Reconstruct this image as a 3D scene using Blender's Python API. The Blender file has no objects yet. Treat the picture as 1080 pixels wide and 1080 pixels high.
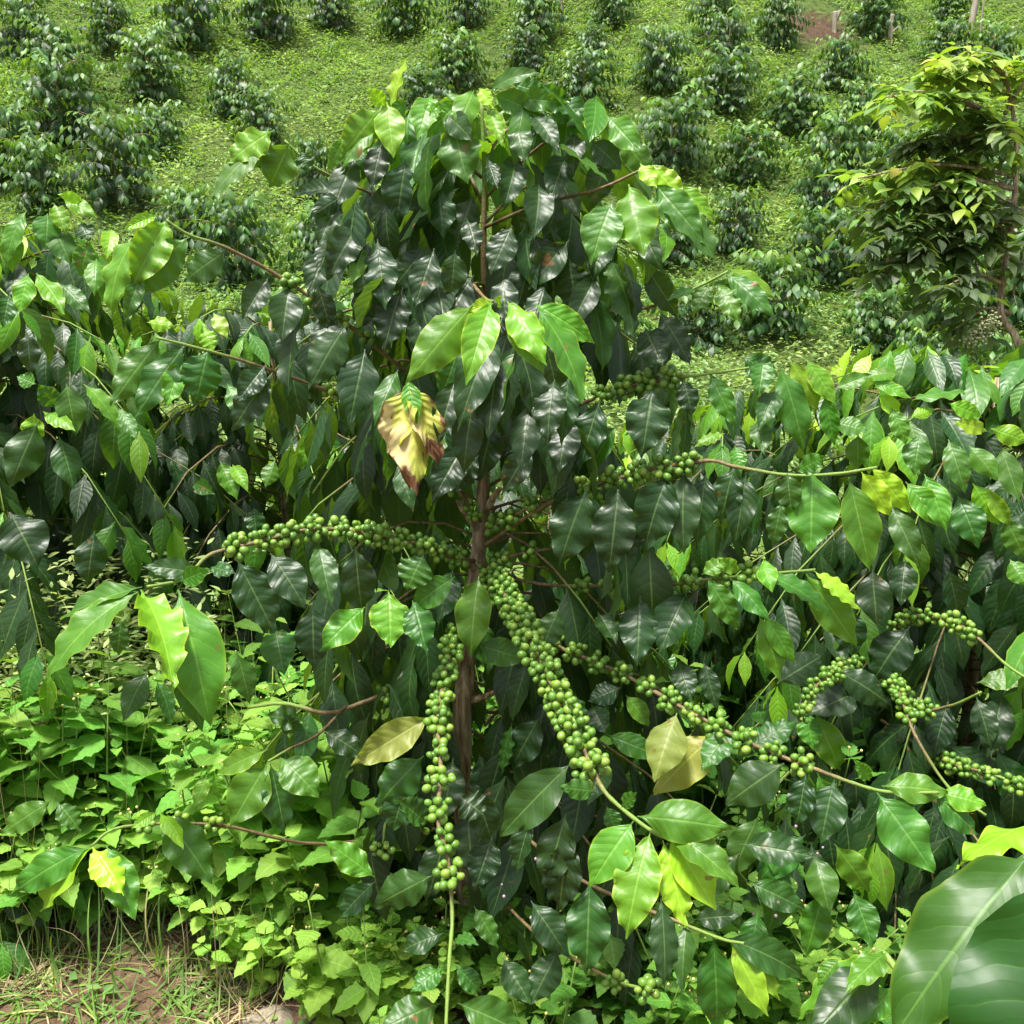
import bpy, math, random
import numpy as np
rng = np.random.default_rng(11)
random.seed(5)
sc = bpy.context.scene
COL = sc.collection
R = math.radians
# ------------------------------------------------------------------ camera
F = 1060.0
PITCH = R(12)
CAM = np.array([0, 0, 1.55])
FW = np.array([0, math.cos(PITCH), -math.sin(PITCH)])
UP = np.array([0, math.sin(PITCH), math.cos(PITCH)])
RT = np.array([1.0, 0, 0])
cd = bpy.data.cameras.new('camera'); cam = bpy.data.objects.new('camera', cd); COL.objects.link(cam)
cam.location = CAM; cam.rotation_euler = (R(90) - PITCH, 0, 0)
cd.sensor_width = 36; cd.lens = 36 * F / 1080; cd.clip_end = 1000; cd.clip_start = 0.05
sc.camera = cam

def at(x, y, d):
    return CAM + d * (FW + (x - 540) / F * RT + (540 - y) / F * UP)
def proj(P):
    q = np.asarray(P) - CAM
    d = q @ FW
    return 540 + F * (q @ RT) / d, 540 - F * (q @ UP) / d, d
def nrm(v):
    v = np.asarray(v, float)
    return v / np.maximum(np.linalg.norm(v, axis=-1, keepdims=True), 1e-9)

# ------------------------------------------------------------------ terrain
def hill(x, y):
    x = np.asarray(x, float); y = np.asarray(y, float)
    z = np.interp(y, [-60, 0, 5, 9, 11.5, 15, 19, 26, 45, 90], [0, 0, 0.02, .7, 1.6, 3.35, 6.0, 11, 24, 50])
    k = np.clip((y - 4) / 5, 0, 1)
    z = z + k * (.22 * np.sin(x * .55 + y * .3) + .12 * np.sin(x * 1.3 - y * .9 + 1) + .05 * np.sin(x * 3.1 + y * 2.3))
    z = z + (1 - k) * (.03 * np.sin(x * 2.1 + 1) * np.sin(y * 1.7) + .012 * np.sin(x * 9 + y * 4) * np.sin(y * 11 - x * 3))
    return z
def ray_ground(px, py):
    dr = FW + (px - 540) / F * RT + (540 - py) / F * UP
    t = 1.0
    while t < 80:
        p = CAM + dr * t
        if p[2] < hill(p[0], p[1]): break
        t += .02
    return p, t

# ------------------------------------------------------------------ mesh helpers
class MB:
    """collects geometry: verts, quads/tris, attribute luv (u, t, rnd) and age"""
    def __init__(s): s.V = []; s.Fc = []; s.A = []; s.G = []; s.n = 0
    def add(s, v, f, luv=None, age=None):
        v = np.asarray(v, np.float32); f = np.asarray(f, np.int64)
        s.V.append(v); s.Fc.append(f + s.n); s.n += len(v)
        s.A.append(np.zeros((len(v), 3), np.float32) if luv is None else np.asarray(luv, np.float32))
        s.G.append(np.zeros(len(v), np.float32) if age is None else np.asarray(age, np.float32))
        return s
    def build(s, name, mat, parent=None, origin=(0, 0, 0), smooth=True):
        me = bpy.data.meshes.new(name)
        V = np.concatenate(s.V) - np.asarray(origin, np.float32)
        me.vertices.add(len(V)); me.vertices.foreach_set('co', V.astype(np.float32).ravel())
        loops = np.concatenate([f.ravel() for f in s.Fc]).astype(np.int32)
        cnt = np.concatenate([np.full(len(f), f.shape[1]) for f in s.Fc]).astype(np.int32)
        me.loops.add(len(loops)); me.loops.foreach_set('vertex_index', loops)
        me.polygons.add(len(cnt))
        st = np.concatenate([[0], np.cumsum(cnt)[:-1]]).astype(np.int32)
        me.polygons.foreach_set('loop_start', st)
        me.polygons.foreach_set('use_smooth', np.full(len(cnt), smooth))
        a = me.attributes.new('luv', 'FLOAT_VECTOR', 'POINT'); a.data.foreach_set('vector', np.concatenate(s.A).ravel())
        a = me.attributes.new('age', 'FLOAT', 'POINT'); a.data.foreach_set('value', np.concatenate(s.G))
        me.update(calc_edges=True); me.validate()
        me.materials.append(mat)
        o = bpy.data.objects.new(name, me); COL.objects.link(o)
        if parent is not None: o.parent = parent
        return o
def tag(o, label=None, cat=None, group=None, kind=None):
    if label: o['label'] = label
    if cat: o['category'] = cat
    if group: o['group'] = group
    if kind: o['kind'] = kind
    return o
def thing(name, label, cat, loc, group=None):
    o = bpy.data.objects.new(name, None); COL.objects.link(o); o.location = tuple(float(c) for c in loc)
    o.empty_display_size = .1
    return tag(o, label, cat, group)

COFFEE = ([0, .05, .09, .14, .22, .35, .48, .62, .75, .86, .93, .975, 1], [.03, .035, .12, .34, .64, .93, 1, .90, .64, .33, .15, .06, .01])
OVATE = ([0, .07, .11, .2, .35, .5, .7, .85, 1], [.03, .04, .45, .85, 1, .93, .62, .32, .01])
GRASS = ([0, .3, .7, 1], [.7, 1, .6, .02])
def leaf_geo(P, D, N, L, W, bend, fold, wave, age, nu=4, nv=8, prof=COFFEE, tooth=0, wfreq=None, seed=0, twist=None):
    """batch of curved leaves; returns verts, faces, luv, age"""
    r = np.random.default_rng(seed + len(P))
    P, D, N = [np.atleast_2d(np.asarray(a, float)) for a in (P, D, N)]
    n = len(P)
    full = lambda a: np.broadcast_to(np.asarray(a, float), (n,)).astype(float)
    L, W, bend, fold, wave, age = map(full, (L, W, bend, fold, wave, age))
    D = nrm(D); N = nrm(N - (N * D).sum(1, keepdims=True) * D); S = np.cross(D, N)
    t = np.linspace(0, 1, nv + 1)
    if nv >= 6: t = np.array(sorted(set(np.concatenate([t[:-1], [.985, 1.0]]))))
    nt = len(t)
    w = np.interp(t, *prof)
    u = np.linspace(-1, 1, nu + 1)
    th = bend[:, None] * t[None] ** 1.2
    T = D[:, None] * np.cos(th)[..., None] - N[:, None] * np.sin(th)[..., None]
    NN = N[:, None] * np.cos(th)[..., None] + D[:, None] * np.sin(th)[..., None]
    dt = np.diff(t)
    C = np.zeros((n, nt, 3)); C[:, 1:] = np.cumsum((T[:, 1:] + T[:, :-1]) * .5 * dt[None, :, None], 1)
    C = P[:, None] + C * L[:, None, None]
    tw = full(twist if twist is not None else 0)[:, None] * t[None]
    SS = S[:, None] * np.cos(tw)[..., None] + NN * np.sin(tw)[..., None]
    N2 = NN * np.cos(tw)[..., None] - S[:, None] * np.sin(tw)[..., None]
    ww = np.broadcast_to(w[None], (n, nt)).copy()
    if tooth: ww *= (1 + tooth * (np.arange(nt) % 2 * 2 - 1))[None]
    fr = r.uniform(2.6, 5.5, n) if wfreq is None else full(wfreq)
    ph = r.uniform(0, 6.28, (n, 2)); au = np.abs(u)
    side = (u > 0).astype(int)
    wv = np.sin(6.283 * fr[:, None, None] * t[None, :, None] + ph[:, side][:, None, :]) * au[None, None] ** 1.6 * wave[:, None, None] * W[:, None, None] * (w > .1)[None, :, None]
    hw = ww[:, :, None] * W[:, None, None] * .5
    off_s = u[None, None] * hw * np.cos(fold)[:, None, None]
    off_n = (au ** 1.35)[None, None] * hw * np.sin(fold)[:, None, None] + wv
    V = C[:, :, None] + SS[:, :, None] * off_s[..., None] + N2[:, :, None] * off_n[..., None]
    m = nu + 1
    idx = np.arange(n * nt * m).reshape(n, nt, m)
    Fq = np.stack([idx[:, :-1, :-1], idx[:, :-1, 1:], idx[:, 1:, 1:], idx[:, 1:, :-1]], -1).reshape(-1, 4)
    luv = np.zeros((n, nt, m, 3)); luv[..., 0] = u[None, None]; luv[..., 1] = t[None, :, None]; luv[..., 2] = r.random(n)[:, None, None]
    ag = np.broadcast_to(age[:, None, None], (n, nt, m))
    return V.reshape(-1, 3), Fq, luv.reshape(-1, 3), ag.reshape(-1)

def tube_geo(pts, rad, sides=7, rough=0.0, seed=0):
    pts = np.asarray(pts, float); k = len(pts); rad = np.broadcast_to(np.asarray(rad, float), (k,))
    T = nrm(np.gradient(pts, axis=0))
    a = np.cross(T, [0.3, 0.9, .1]); A = nrm(a); B = np.cross(T, A)
    ang = np.linspace(0, 2 * math.pi, sides, endpoint=False)
    r = np.random.default_rng(seed)
    rr = rad[:, None] * (1 + rough * r.uniform(-1, 1, (k, sides)))
    V = pts[:, None] + rr[..., None] * (A[:, None] * np.cos(ang)[None, :, None] + B[:, None] * np.sin(ang)[None, :, None])
    idx = np.arange(k * sides).reshape(k, sides); nx = np.roll(idx, -1, 1)
    Fq = np.stack([idx[:-1], nx[:-1], nx[1:], idx[1:]], -1).reshape(-1, 4)
    V = V.reshape(-1, 3)
    # caps: a point at both ends
    V = np.concatenate([V, pts[:1], pts[-1:]]); c0, c1 = len(V) - 2, len(V) - 1
    caps = np.concatenate([np.stack([nx[0], idx[0], np.full(sides, c0), np.full(sides, c0)], -1), np.stack([idx[-1], nx[-1], np.full(sides, c1), np.full(sides, c1)], -1)])
    return V, Fq, caps[:, :3]
def add_tube(mb, pts, rad, sides=7, rough=0, seed=0):
    V, Fq, caps = tube_geo(pts, rad, sides, rough, seed)
    s = np.linspace(0, 1, len(pts)); luv = np.zeros((len(V), 3)); luv[:-2, 1] = np.repeat(s, sides); luv[:, 2] = random.random()
    n0 = mb.n
    mb.add(V, Fq, luv); mb.Fc.append(caps + n0)
def smooth_path(pts, n=6):
    pts = np.asarray(pts, float)
    if len(pts) < 3:
        s = np.linspace(0, 1, n + 1)[:, None]; return pts[0] * (1 - s) + pts[-1] * s
    ext = np.vstack([2 * pts[0] - pts[1], pts, 2 * pts[-1] - pts[-2]]); out = []
    for i in range(1, len(ext) - 2):
        p0, p1, p2, p3 = ext[i - 1:i + 3]
        for s in np.linspace(0, 1, n, endpoint=False):
            out.append(.5 * ((2 * p1) + (p2 - p0) * s + (2 * p0 - 5 * p1 + 4 * p2 - p3) * s * s + (3 * p1 - p0 - 3 * p2 + p3) * s ** 3))
    out.append(pts[-1]); return np.array(out)
def path_at(path, s):
    seg = np.linalg.norm(np.diff(path, axis=0), axis=1); cum = np.concatenate([[0], np.cumsum(seg)]); x = s * cum[-1]
    p = np.array([np.interp(x, cum, path[:, i]) for i in range(3)])
    e = min(cum[-1], x + .01); b = max(0, e - .02)
    q = np.array([np.interp(e, cum, path[:, i]) - np.interp(b, cum, path[:, i]) for i in range(3)])
    return p, nrm(q), cum[-1]

def ico(sub):
    import bmesh
    bm = bmesh.new(); bmesh.ops.create_icosphere(bm, subdivisions=sub, radius=1)
    V = np.array([v.co[:] for v in bm.verts]); Fc = np.array([[v.index for v in f.verts] for f in bm.faces]); bm.free(); return V, Fc
ICO = {1: ico(1), 2: ico(2), 3: ico(3)}
def berries_geo(mb, C, axes, rad, sub=2, age=0):
    V0, F0 = ICO[sub]; nV = len(V0)
    axes = nrm(axes)
    for c, a, r in zip(C, axes, rad):
        b = nrm(np.cross(a, [.31, .2, .9])); e = np.cross(a, b)
        loc = V0 * [1, 1, 1.17]
        P = c + r * (loc[:, :1] * b + loc[:, 1:2] * e + loc[:, 2:3] * a)
        luv = np.stack([V0[:, 2], np.hypot(V0[:, 0], V0[:, 1]), np.full(nV, rng.random())], 1)
        mb.add(P, F0, luv, np.full(nV, age))
def berry_points(p, ax, n, r0=.0065, spread=.013, tries=500, existing=None, reach=(1.05, 3.0)):
    pts = []; ex = [] if existing is None else existing
    b = nrm(np.cross(ax, [.2, .3, .9])); e = np.cross(ax, b)
    for k in range(tries):
        if len(pts) >= n: break
        g_ = k / tries; th = rng.uniform(0, 6.28); lim = 1.3 if g_ < .15 else (2.4 if g_ < .45 else reach[1])
        rr = r0 * rng.uniform(reach[0], lim)
        q = p + ax * rng.uniform(-spread, spread) + rr * (b * math.cos(th) + e * math.sin(th))
        if all(np.linalg.norm(q - o) > r0 * 1.75 for o in ex[-90:]):
            pts.append(q); ex.append(q)
    return pts

# ------------------------------------------------------------------ materials
def new_mat(name):
    m = bpy.data.materials.new(name); m.use_nodes = True; nt = m.node_tree; nt.nodes.clear()
    return m, nt
class NT:
    def __init__(s, nt): s.nt = nt
    def n(s, typ, **kw):
        nd = s.nt.nodes.new(typ)
        for k, v in kw.items(): setattr(nd, k, v)
        return nd
    def link(s, a, b): s.nt.links.new(a, b)
    def put(s, sock, v):
        if isinstance(v, (int, float)): sock.default_value = v
        elif isinstance(v, tuple): sock.default_value = v if len(v) == len(sock.default_value) else (*v, 1)
        else: s.link(v, sock)
    def math(s, op, a, b=0.0, c=None, clamp=False):
        nd = s.n('ShaderNodeMath', operation=op, use_clamp=clamp); s.put(nd.inputs[0], a); s.put(nd.inputs[1], b)
        if c is not None: s.put(nd.inputs[2], c)
        return nd.outputs[0]
    def ramp(s, fac, stops, interp='LINEAR'):
        nd = s.n('ShaderNodeValToRGB'); nd.color_ramp.interpolation = interp; el = nd.color_ramp.elements
        while len(el) < len(stops): el.new(.5)
        for e, (p, c) in zip(el, stops): e.position = p; e.color = (*c, 1) if len(c) == 3 else c
        s.put(nd.inputs[0], fac); return nd.outputs[0]
    def mix(s, f, a, b, blend='MIX'):
        nd = s.n('ShaderNodeMix', data_type='RGBA', blend_type=blend); s.put(nd.inputs[0], f); s.put(nd.inputs[6], a); s.put(nd.inputs[7], b); return nd.outputs[2]
    def noise(s, vec, scale, detail=3, rough=.5, dim='3D'):
        nd = s.n('ShaderNodeTexNoise', noise_dimensions=dim); nd.inputs['Scale'].default_value = scale; nd.inputs['Detail'].default_value = detail; nd.inputs['Roughness'].default_value = rough
        if vec is not None: s.link(vec, nd.inputs['Vector'])
        return nd
    def sstep(s, x, a, b):
        nd = s.n('ShaderNodeMapRange', interpolation_type='SMOOTHSTEP'); s.put(nd.inputs[0], x); s.put(nd.inputs[1], a); s.put(nd.inputs[2], b); return nd.outputs[0]

def leaf_mat(name, stops, veins=9, rough=.40, transl=.28, bump=.30, spots=.6, back=(.10, .19, .06), edge=True, spec=.5, vein_col=(.30, .44, .12), trans_gain=1.0, objvar=False):
    m, nt = new_mat(name); g = NT(nt)
    at_ = g.n('ShaderNodeAttribute', attribute_name='luv'); ag = g.n('ShaderNodeAttribute', attribute_name='age')
    sp = g.n('ShaderNodeSeparateXYZ'); g.link(at_.outputs['Vector'], sp.inputs[0]); u, t, rn = sp.outputs
    age = ag.outputs['Fac']; tc = g.n('ShaderNodeTexCoord').outputs['Object']
    au = g.math('ABSOLUTE', u)
    nz = g.noise(tc, 26, 2).outputs['Fac']
    a2 = g.math('ADD', age, g.math('MULTIPLY', g.math('SUBTRACT', nz, .5), .22))
    if objvar:
        oi = g.n('ShaderNodeObjectInfo').outputs['Random']; a2 = g.math('ADD', a2, g.math('MULTIPLY', g.math('SUBTRACT', oi, .5), .14))
    col = g.ramp(a2, stops)
    hv = g.n('ShaderNodeHueSaturation'); g.put(hv.inputs['Hue'], g.math('ADD', .485, g.math('MULTIPLY', rn, .03)))
    g.put(hv.inputs['Value'], g.math('ADD', .78, g.math('MULTIPLY', g.math('FRACT', g.math('MULTIPLY', rn, 7.3)), .45))); g.put(hv.inputs['Color'], col); col = hv.outputs[0]
    # veins
    wob = g.math('MULTIPLY', g.math('SUBTRACT', nz, .5), 1.1)
    s_ = g.math('ADD', g.math('SUBTRACT', g.math('MULTIPLY', t, float(veins)), g.math('MULTIPLY', g.math('POWER', au, 1.3), veins * .17)), wob)
    dv = g.math('ABSOLUTE', g.math('SUBTRACT', g.math('FRACT', s_), .5))        # 0 at the vein
    vein = g.math('MULTIPLY', g.math('SUBTRACT', 1.0, g.sstep(dv, .015, .075)), g.math('SUBTRACT', 1.0, g.sstep(au, .6, .95)))
    mid = g.math('SUBTRACT', 1.0, g.sstep(au, .018, .06))
    if bump > 0:
        vm = g.math('MAXIMUM', g.math('MULTIPLY', vein, .22), g.math('MULTIPLY', mid, .8))
        col = g.mix(g.math('MULTIPLY', vm, .55), col, g.mix(.5, g.mix(1.0, col, (2.4, 2.2, 1.6), 'MULTIPLY'), vein_col))
    if edge:
        eg = g.math('MULTIPLY', g.sstep(au, .86, 1.0), g.math('MULTIPLY', g.sstep(age, .35, .7), .6)); col = g.mix(eg, col, (.42, .50, .03))
    if spots > 0:
        nn = g.noise(tc, 38, 2).outputs['Fac']; th = g.math('SUBTRACT', .80, g.math('MULTIPLY', g.math('GREATER_THAN', g.math('FRACT', g.math('MULTIPLY', rn, 13.7)), 1 - spots), .10))
        sm = g.sstep(nn, th, g.math('ADD', th, .05)); col = g.mix(g.math('MULTIPLY', sm, .85), col, (.20, .10, .035))
    bf = g.n('ShaderNodeNewGeometry').outputs['Backfacing']
    col_b = g.mix(.55, col, back)
    colF = g.mix(bf, col, col_b)
    P = g.n('ShaderNodeBsdfPrincipled'); g.link(colF, P.inputs['Base Color'])
    rg = g.math('ADD', g.math('ADD', rough - .06, g.math('MULTIPLY', nz, .14)), g.math('MULTIPLY', bf, .22)); g.link(rg, P.inputs['Roughness'])
    P.inputs['Specular IOR Level'].default_value = spec
    tr = g.n('ShaderNodeBsdfTranslucent'); tg = trans_gain
    g.link(g.mix(1.0, g.mix(.25, col, (.30, .50, .02)), (1.9 * tg, 1.9 * tg, 1.0 * tg), 'MULTIPLY'), tr.inputs[0])
    if bump > 0:
        h = g.math('ADD', g.math('MULTIPLY', g.math('POWER', g.math('MULTIPLY', dv, 2.0), .7), 1.0), g.math('MULTIPLY', g.sstep(au, .0, .12), .8))
        h = g.math('ADD', g.math('MULTIPLY', h, g.math('ADD', .35, g.math('MULTIPLY', rn, .65))), g.math('MULTIPLY', g.noise(tc, 42, 2).outputs['Fac'], 1.6))
        bp = g.n('ShaderNodeBump'); bp.inputs['Strength'].default_value = bump; bp.inputs['Distance'].default_value = .0026; g.link(h, bp.inputs['Height'])
        g.link(bp.outputs[0], P.inputs['Normal']); g.link(bp.outputs[0], tr.inputs['Normal'])
    mx = g.n('ShaderNodeMixShader'); mx.inputs[0].default_value = transl; g.link(P.outputs[0], mx.inputs[1]); g.link(tr.outputs[0], mx.inputs[2])
    out = g.n('ShaderNodeOutputMaterial'); g.link(mx.outputs[0], out.inputs[0])
    return m
CSTOPS = [(0, (.011, .034, .010)), (.15, (.018, .058, .013)), (.35, (.036, .125, .013)), (.6, (.095, .26, .014)), (.8, (.19, .39, .018)), (1, (.31, .52, .022))]
M_LEAF = leaf_mat('coffee leaf', CSTOPS, transl=.28, spec=.46, rough=.41)
M_NEAR = leaf_mat('coffee leaf close up', [(0, (.008, .030, .008)), (.5, (.030, .120, .010)), (1, (.2, .4, .02))], veins=10, transl=.22, spec=.35, rough=.42, spots=.3, bump=.2, vein_col=(.14, .30, .04))
M_FAR = leaf_mat('coffee leaf far', [(0, (.016, .036, .018)), (.2, (.030, .082, .020)), (.45, (.085, .19, .035)), (1, (.28, .42, .08))], bump=0, spots=0, edge=False, rough=.46, transl=.22, objvar=True, spec=.4, back=(.06, .13, .04))
M_OLD = leaf_mat('ageing coffee leaf', [(0, (.13, .17, .03)), (.5, (.25, .28, .05)), (1, (.36, .36, .07))], transl=.3, spots=1, vein_col=(.45, .45, .2), back=(.3, .33, .12), rough=.5)
M_WEED = leaf_mat('weed leaf', [(0, (.045, .135, .02)), (.5, (.115, .28, .032)), (1, (.27, .44, .065))], veins=6, rough=.6, transl=.3, bump=.6, spots=.15, edge=False, spec=.35, vein_col=(.3, .45, .15), back=(.18, .3, .1))
M_COVER = leaf_mat('ground cover leaf', [(0, (.06, .14, .035)), (.5, (.18, .30, .085)), (1, (.38, .46, .18))], bump=0, spots=0, edge=False, rough=.6, transl=.3, spec=.3)
M_GRASS = leaf_mat('grass blade', [(0, (.07, .17, .03)), (.5, (.16, .28, .05)), (1, (.42, .38, .16))], bump=0, spots=0, edge=False, rough=.55, transl=.3, spec=.35)
M_STRAW = leaf_mat('dry straw', [(0, (.22, .15, .08)), (1, (.50, .40, .24))], bump=0, spots=0, edge=False, rough=.7, transl=.1, spec=.2)
M_SHADE = leaf_mat('shade tree leaf', [(0, (.04, .06, .030)), (.35, (.075, .12, .04)), (.6, (.14, .26, .04)), (.88, (.30, .42, .05)), (1, (.42, .36, .06))], veins=7, bump=.3, spots=0, edge=False, rough=.5, transl=.28, back=(.16, .15, .09))

def wood_mat(name, c1, c2, c3, scale=30, stretch=(1, 1, .25), bump=.8, rough=.8, green_tip=False):
    m, nt = new_mat(name); g = NT(nt); tc = g.n('ShaderNodeTexCoord').outputs['Object']
    mp = g.n('ShaderNodeMapping'); mp.inputs['Scale'].default_value = stretch; g.link(tc, mp.inputs[0])
    a = g.noise(mp.outputs[0], scale, 6, .65).outputs['Fac']; off = .07 if name == 'coffee bark' else 0; a = g.math('ADD', a, off); b = g.noise(mp.outputs[0], scale * 4, 4, .6).outputs['Fac']
    col = g.ramp(a, [(.3, c1), (.5, c2), (.7, c3)]); col = g.mix(g.math('MULTIPLY', g.sstep(b, .5, .7), .4), col, c1)
    if green_tip:
        at_ = g.n('ShaderNodeAttribute', attribute_name='luv'); sp = g.n('ShaderNodeSeparateXYZ'); g.link(at_.outputs['Vector'], sp.inputs[0])
        ag = g.n('ShaderNodeAttribute', attribute_name='age').outputs['Fac']
        col = g.mix(g.sstep(sp.outputs[1], .62, .8), col, (.16, .26, .04))
    P = g.n('ShaderNodeBsdfPrincipled'); g.link(col, P.inputs['Base Color']); P.inputs['Roughness'].default_value = rough
    bp = g.n('ShaderNodeBump'); bp.inputs['Strength'].default_value = bump; bp.inputs['Distance'].default_value = .004
    g.link(g.math('ADD', a, g.math('MULTIPLY', b, .4)), bp.inputs['Height']); g.link(bp.outputs[0], P.inputs['Normal'])
    out = g.n('ShaderNodeOutputMaterial'); g.link(P.outputs[0], out.inputs[0]); return m
M_BARK = wood_mat('coffee bark', (.045, .03, .018), (.21, .145, .085), (.56, .45, .30), 80, (1, 1, .12), 1.0)
M_TWIG = wood_mat('coffee twig', (.07, .05, .02), (.16, .11, .045), (.25, .19, .08), 90, (1, 1, 1), .5, .6, True)
M_GSTEM = wood_mat('green stem', (.10, .19, .03), (.18, .30, .05), (.26, .36, .08), 60, (1, 1, 1), .2, .5)
M_POST = wood_mat('weathered wood', (.18, .15, .11), (.32, .28, .21), (.45, .41, .34), 14, (1, 1, .2), .8)

def berry_mat():
    m, nt = new_mat('unripe coffee berry'); g = NT(nt)
    at_ = g.n('ShaderNodeAttribute', attribute_name='luv'); sp = g.n('ShaderNodeSeparateXYZ'); g.link(at_.outputs['Vector'], sp.inputs[0]); z, r, rn = sp.outputs
    ag = g.n('ShaderNodeAttribute', attribute_name='age').outputs['Fac']
    tc = g.n('ShaderNodeTexCoord').outputs['Object']; nz = g.noise(tc, 120, 2).outputs['Fac']
    col = g.ramp(g.math('ADD', g.math('MULTIPLY', rn, .7), g.math('MULTIPLY', nz, .3)), [(0, (.065, .16, .022)), (.5, (.12, .25, .03)), (1, (.24, .36, .05))])
    top = g.math('GREATER_THAN', z, 0.0)
    ring = g.math('MULTIPLY', top, g.math('SUBTRACT', 1.0, g.sstep(r, .12, .30)))
    col = g.mix(g.math('MULTIPLY', ring, .55), col, (.42, .42, .16))
    nav = g.math('MULTIPLY', top, g.math('SUBTRACT', 1.0, g.sstep(r, .08, .17))); col = g.mix(g.math('MULTIPLY', nav, .9), col, (.13, .06, .025))
    P = g.n('ShaderNodeBsdfPrincipled'); g.link(col, P.inputs['Base Color']); P.inputs['Roughness'].default_value = .3
    P.inputs['Subsurface Weight'].default_value = 0.0
    bp = g.n('ShaderNodeBump'); bp.inputs['Strength'].default_value = .6; bp.inputs['Distance'].default_value = .0015; bp.invert = True
    g.link(g.math('ADD', nav, g.math('MULTIPLY', nz, .15)), bp.inputs['Height']); g.link(bp.outputs[0], P.inputs['Normal'])
    out = g.n('ShaderNodeOutputMaterial'); g.link(P.outputs[0], out.inputs[0]); return m
M_BERRY = berry_mat()
def wither_mat():
    m, nt = new_mat('withered coffee leaf'); g = NT(nt)
    at_ = g.n('ShaderNodeAttribute', attribute_name='luv'); sp = g.n('ShaderNodeSeparateXYZ'); g.link(at_.outputs['Vector'], sp.inputs[0]); u, t, rn = sp.outputs
    ag = g.n('ShaderNodeAttribute', attribute_name='age').outputs['Fac']
    tc = g.n('ShaderNodeTexCoord').outputs['Object']; nz = g.noise(tc, 32, 4).outputs['Fac']; n2 = g.noise(tc, 14, 2).outputs['Fac']
    col = g.mix(g.sstep(nz, .35, .65), (.40, .46, .06), (.56, .56, .11))
    cream = g.math('MULTIPLY', g.sstep(g.math('ADD', g.math('MULTIPLY', u, .9), n2), .62, .8), g.sstep(t, .25, .4)); col = g.mix(cream, col, (.62, .52, .24))
    br = g.sstep(g.math('ADD', g.math('ADD', t, g.math('MULTIPLY', g.math('SUBTRACT', nz, .5), 1.1)), g.math('MULTIPLY', ag, .25)), .74, .84); col = g.mix(br, col, (.17, .075, .035))
    er = g.sstep(g.math('ADD', g.math('ABSOLUTE', u), g.math('MULTIPLY', g.math('SUBTRACT', nz, .5), 1.2)), .92, 1.05); col = g.mix(er, col, (.22, .10, .04))
    dv = g.math('ABSOLUTE', g.math('SUBTRACT', g.math('FRACT', g.math('SUBTRACT', g.math('MULTIPLY', t, 9.0), g.math('MULTIPLY', g.math('ABSOLUTE', u), 2.0))), .5))
    P = g.n('ShaderNodeBsdfPrincipled'); g.link(col, P.inputs['Base Color']); P.inputs['Roughness'].default_value = .55
    bp = g.n('ShaderNodeBump'); bp.inputs['Strength'].default_value = .8; bp.inputs['Distance'].default_value = .003; g.link(g.math('ADD', dv, nz), bp.inputs['Height']); g.link(bp.outputs[0], P.inputs['Normal'])
    tr = g.n('ShaderNodeBsdfTranslucent'); g.link(col, tr.inputs[0]); mx = g.n('ShaderNodeMixShader'); mx.inputs[0].default_value = .25
    g.link(P.outputs[0], mx.inputs[1]); g.link(tr.outputs[0], mx.inputs[2]); out = g.n('ShaderNodeOutputMaterial'); g.link(mx.outputs[0], out.inputs[0]); return m
M_WITHER = wither_mat()
def simple_mat(name, col, rough=.6):
    m, nt = new_mat(name); g = NT(nt); tc = g.n('ShaderNodeTexCoord').outputs['Object']; nz = g.noise(tc, 300, 2).outputs['Fac']
    P = g.n('ShaderNodeBsdfPrincipled'); g.link(g.mix(g.math('MULTIPLY', nz, .5), (*col, 1), tuple(c * .5 for c in col)), P.inputs['Base Color']); P.inputs['Roughness'].default_value = rough
    out = g.n('ShaderNodeOutputMaterial'); g.link(P.outputs[0], out.inputs[0]); return m
M_FLOWER = simple_mat('small weed flower', (.75, .62, .22)); M_PINKF = simple_mat('pink weed flower', (.50, .30, .42))
M_BLOSSOM = simple_mat('shade tree blossom', (.30, .33, .16))
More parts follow.
